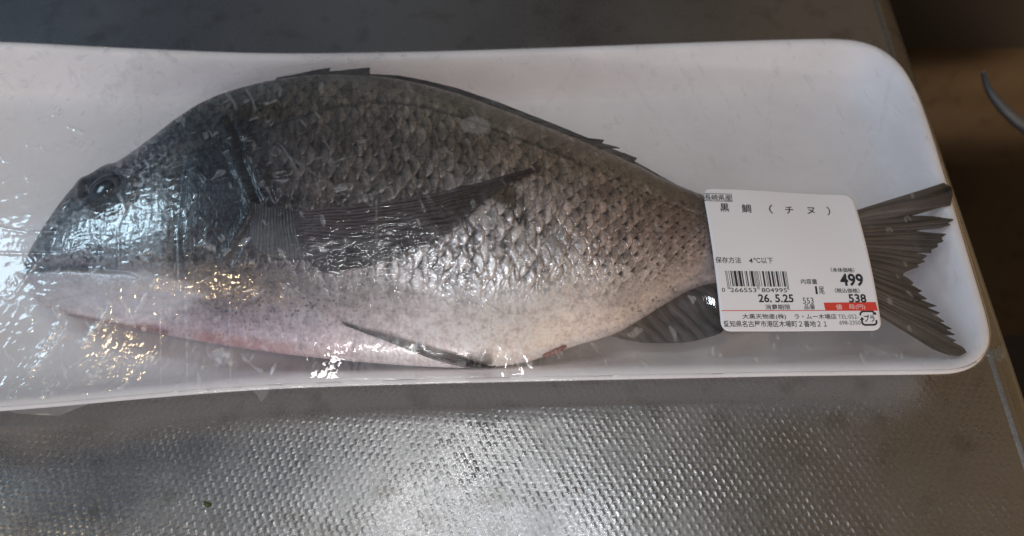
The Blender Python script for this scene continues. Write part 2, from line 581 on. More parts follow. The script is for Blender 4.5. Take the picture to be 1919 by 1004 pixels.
def build_fish():
    root = empty('fish', (-0.05, 0.0, 0.0042))
    tag(root, 'whole raw dark silver sea bream with pink belly lying in the foam tray', 'fish')
    # ---- body
    nx, nt, nb = 1180, 430, 22
    s = np.linspace(0, 1, nx)
    xs = 44 + (1545 - 44) * (s - 0.115 * np.sin(math.pi * s) * (1 - s) ** 2 * 1.5)
    dor, ven = f_dor(xs), f_ven(xs)
    dor = dor + 12 * (f_half(xs) / 20.5) ** 1.2 * sstep(44, 260, xs)
    ven = np.maximum(ven, dor + 0.5)
    T, zm = f_half(xs) / 1000, f_mid(xs) / 1000
    A, B = P(xs, dor, zm), P(xs, ven, zm)
    ph = np.linspace(0, math.pi, nt)
    c = np.cos(ph)[:, None]
    prof = (np.sin(ph) ** 0.92)[:, None]
    t = (1 - c) / 2
    skew = 0.0
    top = A[None] * (1 - t[..., None]) + B[None] * t[..., None]
    # belly slightly flatter than the back
    top[..., 2] += T[None] * prof
    n = grid_normals(top)
    n[n[..., 2] < 0] *= -1
    px, py = proj(top)
    tt = np.broadcast_to(t, px.shape)

    # ---- scales: imbricated discs on a staggered lattice
    pitch = np.interp(xs, [44, 300, 450, 700, 1000, 1200, 1350, 1545], [19, 19, 22, 26, 27, 22, 18, 15])
    U = np.concatenate([[0], np.cumsum(np.diff(xs) / (0.5 * (pitch[1:] + pitch[:-1])))])
    nrow = 24.0
    wx = 0.30 * fbm(px / 70, py / 70, 11, 3) + 0.10 * noise(px / 22, py / 30, 13) + 0.04 * noise(px / 9, py / 9, 14); wy = 0.28 * fbm(px / 60, py / 60, 12, 3) + 0.10 * noise(px / 24, py / 24, 15) + 0.04 * noise(px / 9, py / 9, 16)
    u = np.broadcast_to(U[None], px.shape) + wx + 1.6 * (tt - 0.4) ** 2
    v = tt * nrow + wy
    row = np.floor(v)
    own = np.full(px.shape, 1e9); lx = np.zeros(px.shape); ly = np.zeros(px.shape); rnd = np.zeros(px.shape); rnd2 = np.zeros(px.shape); edge = np.zeros(px.shape)
    for dr in (-2, -1, 0, 1, 2):
        r = row + dr
        off = 0.5 * np.mod(r, 2)
        cb = np.floor(u - off)
        for dc in (-1, 0, 1):
            cx = cb + dc + off
            h1 = _hash(np.round(cx * 2), r, 31)
            dx = (u - cx - 0.12 * (h1 - 0.5)) / 0.80
            dy = (v - r - 0.5) / (1.16 + 0.15 * h1)
            rad = np.sqrt(dx * dx + dy * dy * (1 + 0.1 * dx))
            m = (rad < 1) & (cx < own)
            own = np.where(m, cx, own)
            lx = np.where(m, dx, lx); ly = np.where(m, dy, ly); rnd = np.where(m, h1, rnd); edge = np.where(m, 1 - rad, edge)
            rnd2 = np.where(m, _hash(np.round(cx * 2), r, 77), rnd2)
    # region masks
    inhead = sstep(8, -10, px - np.interp(py, [228, 262, 300, 345, 380, 420, 455, 492, 640], [425, 446, 452, 470, 484, 470, 448, 428, 380]))
    cheek = sstep(335, 350, px) * inhead
    nape = sstep(330, 300, py + 0.25 * (px - 300)) * sstep(250, 330, px)
    belly = sstep(0.74, 0.90, tt + 0.05 * fbm(px / 50, py / 50, 5, 3))
    veiled_back = sstep(6, -22, py - np.interp(px, [440, 600, 690, 780, 870, 960, 1060, 1160, 1260, 1545], [150, 155, 175, 192, 222, 254, 292, 336, 382, 440])) * sstep(560, 660, px)  # imitates the film's haze over the back: scales and silver fade out
    sc = np.clip((1 - inhead) + 0.55 * cheek + 0.8 * nape * inhead, 0, 1)
    sc = sc * (1 - 0.72 * belly) * (1 - 0.70 * veiled_back)
    sc *= 1 - 0.45 * sstep(1130, 1300, px)
    rugged = blob(px, py, 980, 430, 220, 90) + 0.7 * blob(px, py, 720, 270, 260, 90)
    rugged = np.clip(rugged, 0, 1)
    tilt = 0.6 + 0.8 * rnd
    hs = (0.5 + 0.5 * lx) * tilt * sstep(0, 0.16, edge) * (1 - 0.35 * np.abs(ly) ** 2)
    amp = 0.00024 + 0.00040 * rugged
    disp = sc * amp * hs
    fine = fbm(px / 7, py / 7, 21, 3); mid = fbm(px / 24, py / 18, 22, 4); big = fbm(px / 90, py / 60, 23, 3)
    disp += 0.00005 * fine + 0.00012 * mid * (1 - 0.5 * belly)
    # wrinkled crevices of the mid flank
    crev = np.exp(-(noise(px / 17 + 0.8 * noise(px / 30, py / 30, 24), py / 46, 25) * 5.0) ** 2) * sstep(-0.1, 0.3, noise(px / 45, py / 45, 26))
    crev = crev * np.clip(blob(px, py, 940, 430, 190, 110) + 0.6 * blob(px, py, 760, 290, 230, 80) + 0.3 * blob(px, py, 560, 320, 90, 90), 0, 1) * (1 - veiled_back)
    disp -= 0.00045 * crev
    # ---- folds of the head
    dpre, fp = seg_dist(px, py, PREOP); dop, fo = seg_dist(px, py, OPERC); dl, _ = seg_dist(px, py, LATERAL); dm, fm = seg_dist(px, py, MOUTH); dj, fj = seg_dist(px, py, JAW)
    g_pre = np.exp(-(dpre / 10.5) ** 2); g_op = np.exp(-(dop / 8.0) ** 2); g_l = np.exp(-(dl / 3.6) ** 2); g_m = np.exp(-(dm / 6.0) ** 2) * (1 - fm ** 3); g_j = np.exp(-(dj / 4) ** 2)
    disp -= 0.0011 * g_pre * np.sin(math.pi * np.clip(fp, 0.02, 0.98)) ** 0.5
    disp -= 0.0008 * g_op
    disp += 0.0007 * sstep(30, 0, dop) * inhead
    disp -= 0.0004 * g_l * (1 - inhead)
    disp -= 0.0012 * g_m
    disp -= 0.0004 * g_j
    disp += 0.0012 * blob(px, py, 200, 545, 110, 28, 4)
    disp += 0.0007 * blob(px, py, 110, 455, 60, 40, -30)
    # eye socket rim
    re = np.hypot((px - 198) / 46, (py - 357) / 41)
    disp += 0.0009 * np.exp(-((re - 1.08) / 0.16) ** 2) - 0.0012 * np.exp(-(re / 0.85) ** 4)
    # taper the relief to nothing at the outline
    disp *= np.clip(np.sin(ph)[:, None] * 3.5, 0, 1)
    pos = top + n * disp[..., None]

    # ---- pigment
    col = paint(px + 14 * mid, py + 12 * big)
    col *= np.maximum(1 + 0.34 * mid + 0.30 * fine + 0.22 * noise(px / 3.0, py / 3.0, 30) * (1 - 0.6 * belly), 0.1)[..., None]
    lumw = sc * (1 - 0.55 * belly)
    # dark skin shows in the gaps, pale faces of the scales
    gap = sstep(0.20, 0.0, edge) * sstep(-0.2, 0.5, lx + 0.2)
    root_dark = sstep(0.52, -0.05, lx + 0.10 * mid) * np.clip(0.75 + 0.8 * noise(px / 60, py / 50, 32), 0.25, 1)
    contrast = np.clip(1.0 + 0.30 * rugged, 0, 1.3) * lumw
    mot = noise(px / 5.5, py / 7.5, 28) + 0.7 * noise(px / 2.8, py / 3.4, 29)
    rim = sstep(0.02, 0.08, edge) * sstep(0.24, 0.12, edge) * sstep(0.15, 0.5, lx)
    face = 1 + contrast * (0.45 * sstep(-0.2, 0.6, lx) - 0.15 + 1.05 * (rnd2 - 0.32) + 0.75 * rim * (1 - 0.6 * rugged) + 0.45 * mot)
    face = np.maximum(face, 0.15)
    dark = 1 - np.clip(contrast * (0.45 * gap + (0.55 + 0.40 * rnd) * root_dark * (1 + 0.4 * mot)), 0, 0.93)
    col *= (face * dark)[..., None]
    col *= (1 - 0.85 * crev)[..., None]
    col *= (1 + 0.45 * noise(px / 11, py / 26, 27) * sc * (1 - belly))[..., None]
    # rows of dark spots in the middle of scales towards the tail and on the nape
    spots = sstep(0.55, 0.2, np.hypot(lx + 0.05, ly * 1.1)) * sstep(0.35, 0.6, rnd2)
    where = (sstep(1080, 1180, px) * (1 - belly) * (1 - veiled_back) + 0.6 * nape + 0.5 * cheek * sstep(420, 380, py))
    col *= (1 - 0.72 * np.clip(spots * where, 0, 1))[..., None]
    # fine peppering along the belly and throat
    pep = sstep(0.42, 0.62, noise(px / 5.5, py / 5.0, 41) + 0.35 * noise(px / 30, py / 22, 42))
    pz = blob(px, py, 460, 575, 130, 45, 10) + 0.8 * blob(px, py, 620, 560, 140, 40) + 0.9 * blob(px, py, 1230, 550, 110, 55, -35) + 0.35 * blob(px, py, 950, 610, 200, 40) + 0.8 * blob(px, py, 350, 460, 120, 50)
    col *= (1 - 0.75 * np.clip(pep * np.clip(pz, 0, 1), 0, 1))[..., None]
    # blotches on the cheeks and snout
    bl = sstep(0.05, 0.35, noise(px / 12, py / 12, 51) + 0.4 * noise(px / 5, py / 5, 52))
    hz = inhead * sstep(515, 480, py)
    col *= (1 - 0.72 * bl * hz)[..., None]
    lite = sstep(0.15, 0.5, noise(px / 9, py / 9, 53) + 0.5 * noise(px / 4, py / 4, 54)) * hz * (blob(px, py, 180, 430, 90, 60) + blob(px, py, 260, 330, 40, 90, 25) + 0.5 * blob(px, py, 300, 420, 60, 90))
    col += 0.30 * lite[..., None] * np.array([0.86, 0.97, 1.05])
    # head folds
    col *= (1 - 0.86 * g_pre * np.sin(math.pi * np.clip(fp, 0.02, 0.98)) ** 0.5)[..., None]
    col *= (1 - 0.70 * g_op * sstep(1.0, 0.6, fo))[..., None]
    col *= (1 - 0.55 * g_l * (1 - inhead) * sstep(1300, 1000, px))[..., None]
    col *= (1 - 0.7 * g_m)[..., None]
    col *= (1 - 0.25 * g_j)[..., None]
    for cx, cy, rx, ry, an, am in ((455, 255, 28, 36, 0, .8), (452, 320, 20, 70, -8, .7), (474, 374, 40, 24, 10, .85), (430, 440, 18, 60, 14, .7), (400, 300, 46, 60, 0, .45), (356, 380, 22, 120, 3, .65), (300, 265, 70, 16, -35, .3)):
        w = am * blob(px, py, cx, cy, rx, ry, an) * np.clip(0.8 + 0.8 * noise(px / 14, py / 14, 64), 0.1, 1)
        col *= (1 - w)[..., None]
    for cx, cy in ((146, 372), (128, 384)):      # nostrils
        col *= (1 - 0.8 * blob(px, py, cx, cy, 6, 4.5, -30))[..., None]
    jawm = sstep(0.30, 0.55, blob(px, py, 200, 543, 185, 46, 5) + 0.10 * noise(px / 20, py / 14, 62)) * sstep(500, 514, py + 3 * noise(px / 10, py / 10, 63))
    col = col * (1 - 0.8 * jawm[..., None]) + 0.8 * jawm[..., None] * np.array([0.56, 0.53, 0.54]) * (1 + 0.12 * mid + 0.1 * fine)[..., None]
    # raw red at the jaw seam and the throat
    for pts, wd, cc, am in (([(130, 590), (200, 604), (270, 618), (310, 622)], 5, (0.16, 0.06, 0.06), 0.7), ([(255, 612), (290, 612), (305, 622)], 7, (0.24, 0.09, 0.09), 0.6),
                            ([(380, 632), (450, 644), (540, 656)], 12, (0.52, 0.27, 0.26), 0.6)):
        d, _ = seg_dist(px, py, pts)
        w = am * np.exp(-(d / wd) ** 2)
        col = col * (1 - w[..., None]) + w[..., None] * np.array(cc)
    # brown stain behind the fin tip
    st = sstep(0.35, 0.75, blob(px, py, 945, 365, 36, 26, 40) + 0.25 * noise(px / 14, py / 14, 61))
    col = col * (1 - 0.8 * st[..., None]) + 0.8 * st[..., None] * np.array([0.055, 0.040, 0.016])
    # missing-scale pale spots
    for cx, cy, rx, ry, am in ((1040, 460, 22, 46, .75), (890, 235, 34, 18, .35), (985, 455, 14, 30, .5), (1080, 470, 14, 34, .5), (915, 410, 30, 20, .45)):
        w = am * sstep(0.35, 0.6, blob(px, py, cx, cy, rx, ry, 8))
        col = col * (1 - w[..., None]) + w[..., None] * np.array([0.50, 0.50, 0.51])
    # dark eye surround
    col *= (1 - 0.7 * np.exp(-(re / 1.05) ** 4))[..., None]
    col = np.clip(col, 0.006, 0.85)
    silver = np.clip((1 - inhead * 0.6) * (0.25 + 0.6 * sstep(0.25, 0.6, tt) * (1 - 0.8 * belly)) * (1 - 0.5 * gap) * (1 - 0.7 * veiled_back), 0, 1)

    # ---- underside, flattened on the tray floor
    pb = np.linspace(math.pi, 2 * math.pi, nb + 2)[1:-1]
    cb = np.cos(pb)[:, None]
    tb = (1 - cb) / 2
    bot = A[None] * (1 - tb[..., None]) + B[None] * tb[..., None]
    bot[..., 2] = np.maximum(bot[..., 2] + T[None] * np.sin(pb)[:, None], 0.0041)
    V = np.concatenate([pos, bot], 0)
    cb_ = np.broadcast_to(col[-1:], (nb, nx, 3))
    C = np.concatenate([col, cb_], 0); S = np.concatenate([silver, np.zeros((nb, nx))], 0)
    nr = nt + nb
    F = grid_faces(nr, nx)
    last = np.stack([(nr - 1) * nx + np.arange(nx - 1), (nr - 1) * nx + np.arange(1, nx), np.arange(1, nx), np.arange(nx - 1)], -1)
    F = np.concatenate([F, last])

    M = Mat('fish_skin')
    a = M.attr('pigment'); sv = M.attr('silver')
    M.L.new(a.outputs['Color'], M.b.inputs['Base Color'])
    M.L.new(M.math('MULTIPLY', sv.outputs['Fac'], 0.60), M.b.inputs['Metallic'])
    M.L.new(M.math('SUBTRACT', M.rng(M.noise(700, 3), 0.3, 0.7, 0.24, 0.44), M.math('MULTIPLY', sv.outputs['Fac'], 0.12)), M.b.inputs['Roughness'])
    M.L.new(M.bump(M.noise(1500, 3), 0.00010, 0.5), M.b.inputs['Normal'])
    M.set(Specular_IOR_Level=0.5)
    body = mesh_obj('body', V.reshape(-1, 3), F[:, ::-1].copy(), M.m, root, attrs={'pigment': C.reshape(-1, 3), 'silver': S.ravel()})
    FISH['root'], FISH['top'], FISH['skin'] = root, pos, M.m
    st_ = 4
    g = pos[::st_, ::st_]
    FISH['bvh'] = BVHTree.FromPolygons(g.reshape(-1, 3).tolist(), grid_faces(g.shape[0], g.shape[1]).tolist())
    return root


build_fish()


def drape(px, py, lift, fallback_z):
    """points on the fish's flank at photograph pixels, lifted off the skin"""
    out = np.zeros(np.shape(px) + (3,))
    base = P(px, py, fallback_z)
    it = np.nditer(np.asarray(px, float), flags=['multi_index'])
    for _ in it:
        i = it.multi_index
        d = Vector(base[i]) - Vector(CAM)
        hit = FISH['bvh'].ray_cast(Vector(CAM), d.normalized())
        if hit[0] is not None:
            nn = hit[1] if hit[1].z > 0 else -hit[1]
            out[i] = np.array(hit[0] + nn * lift)
        else:
            out[i] = base[i]
    return out


def fin_material(name, spec=0.5, trans=0.0):
    M = Mat(name)
    a = M.attr('pigment')
    M.L.new(a.outputs['Color'], M.b.inputs['Base Color'])
    M.set(Roughness=0.38, Specular_IOR_Level=spec)
    M.L.new(M.bump(M.noise(900, 3), 0.00010, 0.5), M.b.inputs['Normal'])
    if trans:
        tr = M.node('ShaderNodeBsdfTransparent')
        mx = M.node('ShaderNodeMixShader')
        op = M.attr('clear')
        M.L.new(op.outputs['Fac'], mx.inputs[0])
        M.L.new(M.b.outputs[0], mx.inputs[1]); M.L.new(tr.outputs[0], mx.inputs[2])
        M.L.new(mx.outputs[0], M.out.inputs[0])
    return M.m


FIN = fin_material('fin_membrane', trans=1.0)


def fin(name, bpts, tpts, nray, ns, nl, z0, z1, c_in, c_out, clear=0.25, hug=None, seed=0, sag=0.0, thick=0.0005, line=0.75, bow=0.0, root=None, straight_tip=True, fade=0.0):
    """a fan of rays between a root polyline and a tip polyline (photograph pixels), both with thickness"""
    def lerp(pts, n):
        p = np.asarray(pts, float)
        return np.stack([np.interp(np.linspace(0, len(p) - 1, n), np.arange(len(p)), p[:, k]) for k in (0, 1)], 1)
    b = spline(bpts, ns) if len(bpts) > 2 else lerp(bpts, ns)
    tip = lerp(tpts, ns) if straight_tip else spline(tpts, ns)
    r = np.linspace(0, 1, nl)[:, None]
    X = b[None, :, 0] * (1 - r) + tip[None, :, 0] * r
    Y = b[None, :, 1] * (1 - r) + tip[None, :, 1] * r + bow * np.sin(math.pi * r)
    a = np.linspace(0, 1, ns)[None, :]
    A, R = np.broadcast_to(a, X.shape), np.broadcast_to(r, X.shape)
    z = z0 + (z1 - z0) * R + sag * np.sin(math.pi * A)
    ray = np.abs(((A * nray + 0.35 * noise(A * 7 + seed, R * 2, seed)) % 1.0) - 0.5) * 2          # 1 on a ray
    sub = np.abs(((A * nray * 3 + 0.3 * noise(A * 9, R * 3, seed + 2)) % 1.0) - 0.5) * 2
    rid = 0.00028 * ray ** 1.5 * (1 - 0.55 * R) + 0.00012 * sub * R
    if hug is None:
        g = P(X, Y, z)
        g[..., 2] += rid
    else:
        g = drape(X, Y, hug, z0)
        g[..., 2] += rid + 0.0004 * noise(X / 40, Y / 40, seed + 5)
    mixv = np.clip(R * 1.1 - 0.1 + 0.25 * noise(A * 12, R * 3, seed + 7), 0, 1)[..., None]
    col = np.array(c_in) * (1 - mixv) + np.array(c_out) * mixv
    streak = 0.5 + 0.5 * noise(A * nray * 1.2, R * 1.5, seed + 9) + 0.35 * noise(A * nray * 5, R * 4, seed + 11)
    col = col * (1 - line * sstep(0.45, 0.95, 1 - ray) * (0.35 + 0.65 * R))[..., None] * (0.55 + 0.8 * np.clip(streak, 0, 1.3))[..., None]
    col = np.clip(col, 0.006, 0.8)
    if fade: cl_add = fade * A ** 2 * (0.3 + 0.7 * R)
    else: cl_add = 0
    if fade: cl_add = cl_add + 0.35 * sstep(0.60, 1.0, R) + 0.5 * sstep(0.10, 0.0, R)
    cl = np.clip(cl_add + clear * (0.4 + 0.8 * np.clip(streak, 0, 1)) * (1 - 0.7 * ray ** 3), 0, 0.9)
    bot = g.copy(); bot[..., 2] -= thick * np.minimum(1, np.minimum(A, 1 - A) * 30 + 0.15)
    V = np.concatenate([g.reshape(-1, 3), bot.reshape(-1, 3)])
    N = nl * ns
    F1 = grid_faces(nl, ns); F2 = grid_faces(nl, ns, base=N)[:, ::-1]
    bd = np.concatenate([np.arange(ns), ns - 1 + ns * np.arange(1, nl), (nl - 1) * ns + np.arange(ns - 2, -1, -1), ns * np.arange(nl - 2, 0, -1)])
    b2 = np.roll(bd, -1)
    F3 = np.stack([b2, bd, bd + N, b2 + N], -1)
    return mesh_obj(name, V, np.concatenate([F1, F2, F3]), FIN, root or FISH['root'],
                    attrs={'pigment': np.concatenate([col.reshape(-1, 3)] * 2), 'clear': np.concatenate([cl.ravel(), cl.ravel() * 0 + np.minimum(cl.ravel(), 1)])})


def build_fins():
    root = FISH['root']
    # tail: slits between the bundles of rays are dips of the tip line
    tail_tip = [(1768, 343), (1783, 350), (1785, 366), (1782, 384), (1762, 388), (1742, 394), (1706, 404), (1748, 405), (1788, 411), (1776, 418), (1782, 421), (1764, 427), (1712, 431),
                (1738, 436), (1774, 438), (1764, 446), (1768, 452), (1756, 456), (1758, 462), (1744, 468), (1746, 473), (1712, 472), (1738, 479), (1728, 486), (1734, 490), (1718, 495), (1722, 500), (1706, 505), (1694, 511), (1692, 516), (1700, 520), (1712, 530), (1708, 534), (1728, 545), (1720, 549), (1738, 560), (1706, 562), (1734, 567),
                (1756, 573), (1732, 577), (1762, 586), (1752, 590), (1770, 602), (1760, 603), (1784, 616), (1772, 617), (1790, 627), (1764, 627), (1792, 638), (1784, 641), (1804, 650), (1812, 660), (1798, 667), (1775, 664), (1748, 655)]
    fin('tail_fin', [(1535, 416), (1545, 440), (1550, 470), (1546, 500), (1536, 524)], tail_tip, 25, 560, 90, 0.0228, 0.0212,
        (0.18, 0.145, 0.12), (0.048, 0.042, 0.042), clear=0.32, seed=3, line=0.92, bow=0)
    # anal fin under the label's left edge
    fin('anal_fin', [(1140, 628), (1185, 606), (1230, 582), (1275, 550), (1310, 532), (1350, 524)],
        [(1166, 636), (1180, 637), (1205, 641), (1250, 642), (1290, 640), (1325, 632), (1352, 622), (1362, 605), (1375, 590), (1392, 575), (1408, 556)], 11, 240, 60, 0.0150, 0.0120,
        (0.16, 0.135, 0.125), (0.075, 0.072, 0.074), clear=0.30, seed=13, line=0.85, straight_tip=False)
    # pelvic fin below the belly
    fin('pelvic_fin', [(640, 602), (646, 609)], [(930, 686), (918, 690), (890, 688), (850, 681), (800, 667), (745, 645)], 7, 120, 70, 0.030, 0.0150,
        (0.22, 0.185, 0.18), (0.075, 0.066, 0.07), clear=0.62, hug=0.0007, seed=23, thick=0.00015, straight_tip=False)
    # pectoral fin folded back over the flank
    fin('pectoral_fin', [(548, 398), (553, 425), (560, 455), (575, 486)],
        [(1012, 313), (1008, 322), (970, 340), (930, 364), (895, 392), (860, 424), (815, 456), (760, 482), (700, 498), (640, 505)], 19, 260, 110, 0.044, 0.044,
        (0.062, 0.045, 0.052), (0.036, 0.026, 0.032), clear=0.26, hug=0.0009, seed=33, fade=0.60, thick=0.00015, line=0.85, bow=16, straight_tip=False)
    fin('pectoral_fin_base', [(474, 380), (500, 386), (530, 392), (556, 398)], [(470, 450), (490, 474), (525, 486), (572, 486)], 15, 120, 50, 0.044, 0.044,
        (0.050, 0.046, 0.052), (0.10, 0.097, 0.105), clear=0.25, hug=0.0006, seed=43, line=0.6, straight_tip=False)
    # dorsal fin folded along the back, spine tips standing off at both ends
    fin('dorsal_fin', [(500, 166), (600, 156), (700, 158), (800, 174), (900, 202), (1000, 240), (1100, 279), (1200, 323), (1262, 352)],
        [(520, 145), (560, 138), (590, 131), (620, 127), (604, 134), (640, 132), (694, 126), (662, 136), (668, 136), (700, 139), (745, 141), (800, 151), (860, 166), (930, 190), (1010, 221), (1070, 245), (1110, 262), (1132, 262), (1128, 268), (1162, 277), (1140, 276), (1170, 287), (1194, 296), (1185, 300), (1225, 322), (1264, 344)],
        19, 420, 24, np.interp(np.linspace(500, 1262, 420), [500, 600, 900, 1262], [0.0270, 0.0280, 0.0250, 0.0225])[None], np.interp(np.linspace(500, 1262, 420), [500, 600, 900, 1262], [0.0280, 0.0290, 0.0260, 0.0230])[None], (0.045, 0.042, 0.040), (0.030, 0.029, 0.029), clear=0.05, seed=53, line=0.6)
    # ---- eye
    c = drape(np.array(198.0), np.array(357.0), 0.0, 0.03)
    nrm = np.array([-0.20, -0.10, 0.97]); nrm /= np.linalg.norm(nrm)
    e1 = np.cross([0, 1, 0], nrm); e1 /= np.linalg.norm(e1); e2 = np.cross(nrm, e1)

    def dome(name, R, hgt, lift, colfn, parent, rough):
        nr_, na = 40, 72
        rr = np.linspace(0.001, 1, nr_)[:, None]; aa = np.linspace(0, 2 * math.pi, na, endpoint=False)[None]
        q = c + lift * nrm + R * rr[..., None] * (np.cos(aa)[..., None] * e1 + 0.9 * np.sin(aa)[..., None] * e2) + (hgt * np.sqrt(np.maximum(1 - rr ** 2, 0)))[..., None] * nrm
        col = colfn(np.broadcast_to(rr, q.shape[:2]), np.broadcast_to(aa, q.shape[:2]))
        M = Mat(name + '_surface'); at = M.attr('pigment'); M.L.new(at.outputs['Color'], M.b.inputs['Base Color']); M.set(Roughness=rough)
        V = q.reshape(-1, 3)
        F = grid_faces(nr_, na, wrap=True)
        return mesh_obj(name, V, F, M.m, parent, attrs={'pigment': col.reshape(-1, 3)})

    def iris(r, a):
        n_ = noise(np.cos(a) * 3 * r + 9, np.sin(a) * 3 * r, 71)
        k = 0.035 + 0.035 * np.exp(-((r - 0.60) / 0.12) ** 2) + 0.035 * n_
        k = k * (1 - 0.7 * sstep(0.82, 1.0, r))
        return np.clip(k, 0.01, 1)[..., None] * np.array([0.95, 1.0, 1.05])
    eye = dome('eye', 0.0082, 0.0022, -0.0007, iris, root, 0.16)
    dome('pupil', 0.0042, 0.0009, 0.00125, lambda r, a: np.clip(0.028 + 0.03 * noise(np.cos(a) * 2 * r, np.sin(a) * 2 * r, 72), 0.006, 1)[..., None] * np.array([0.9, 1.0, 1.1]), eye, 0.12)
    # ---- raw flesh bulging at the vent
    M = Mat('raw_flesh').set(Base_Color=(0.24, 0.035, 0.045, 1), Roughness=0.22)
    mx = M.node('ShaderNodeMix', data_type='RGBA'); mx.inputs[6].default_value = (0.07, 0.012, 0.018, 1); mx.inputs[7].default_value = (0.32, 0.11, 0.11, 1)
    M.L.new(M.noise(420, 2), mx.inputs[0]); M.L.new(mx.outputs[2], M.b.inputs['Base Color'])
    bm = bmesh.new()
    for (x, y, r1, r2) in ((1041, 655, 0.0026, 0.0012), (1026, 661, 0.0018, 0.0010), (1053, 649, 0.0017, 0.0009)):
        q = drape(np.array(float(x)), np.array(float(y + 1)), 0.0002, 0.0165)
        res = bmesh.ops.create_uvsphere(bm, u_segments=24, v_segments=16, radius=1.0)
        for vv in res['verts']:
            k = 1 + 0.15 * math.sin(vv.co.x * 5 + vv.co.y * 4)
            vx, vy = vv.co.x * r1 * k, vv.co.y * r2 * k
            vv.co = Vector((q[0] + vx * 0.9 - vy * 0.4, q[1] + vx * 0.4 + vy * 0.9, q[2] + vv.co.z * r2))
    me = bpy.data.meshes.new('vent'); bm.to_mesh(me); bm.free()
    me.polygons.foreach_set('use_smooth', np.ones(len(me.polygons), bool))
    o = bpy.data.objects.new('vent', me); SC.collection.objects.link(o); me.materials.append(M.m)
    o.parent = root; o.matrix_parent_inverse = root.matrix_world.inverted()


build_fins()

# ------------------------------------------------------------------ price label plane (the film is pressed flat under it)
LAB_PX = [(1316, 353), (1597, 365), (1653, 619), (1352, 621)]


def label_z(x, y):
    x, y = np.asarray(x), np.asarray(y)
    d = y - 0.010
    return 0.0324 - 0.0045 * sstep(0.060, 0.135, x) - np.where(d < 0, 3.4, 2.6) * d * d + 0.00015 * np.sin(x * 140.0 + y * 60.0)


def PL(px, py, lift=0.0):
    """pixel -> point on the label's gently bent sheet"""
    z = np.full(np.shape(px), 0.031)
    for _ in range(8):
        p = P(px, py, z)
        z = label_z(p[..., 0], p[..., 1])
    p[..., 2] += lift
    return p


# ------------------------------------------------------------------ cling film stretched over tray and fish


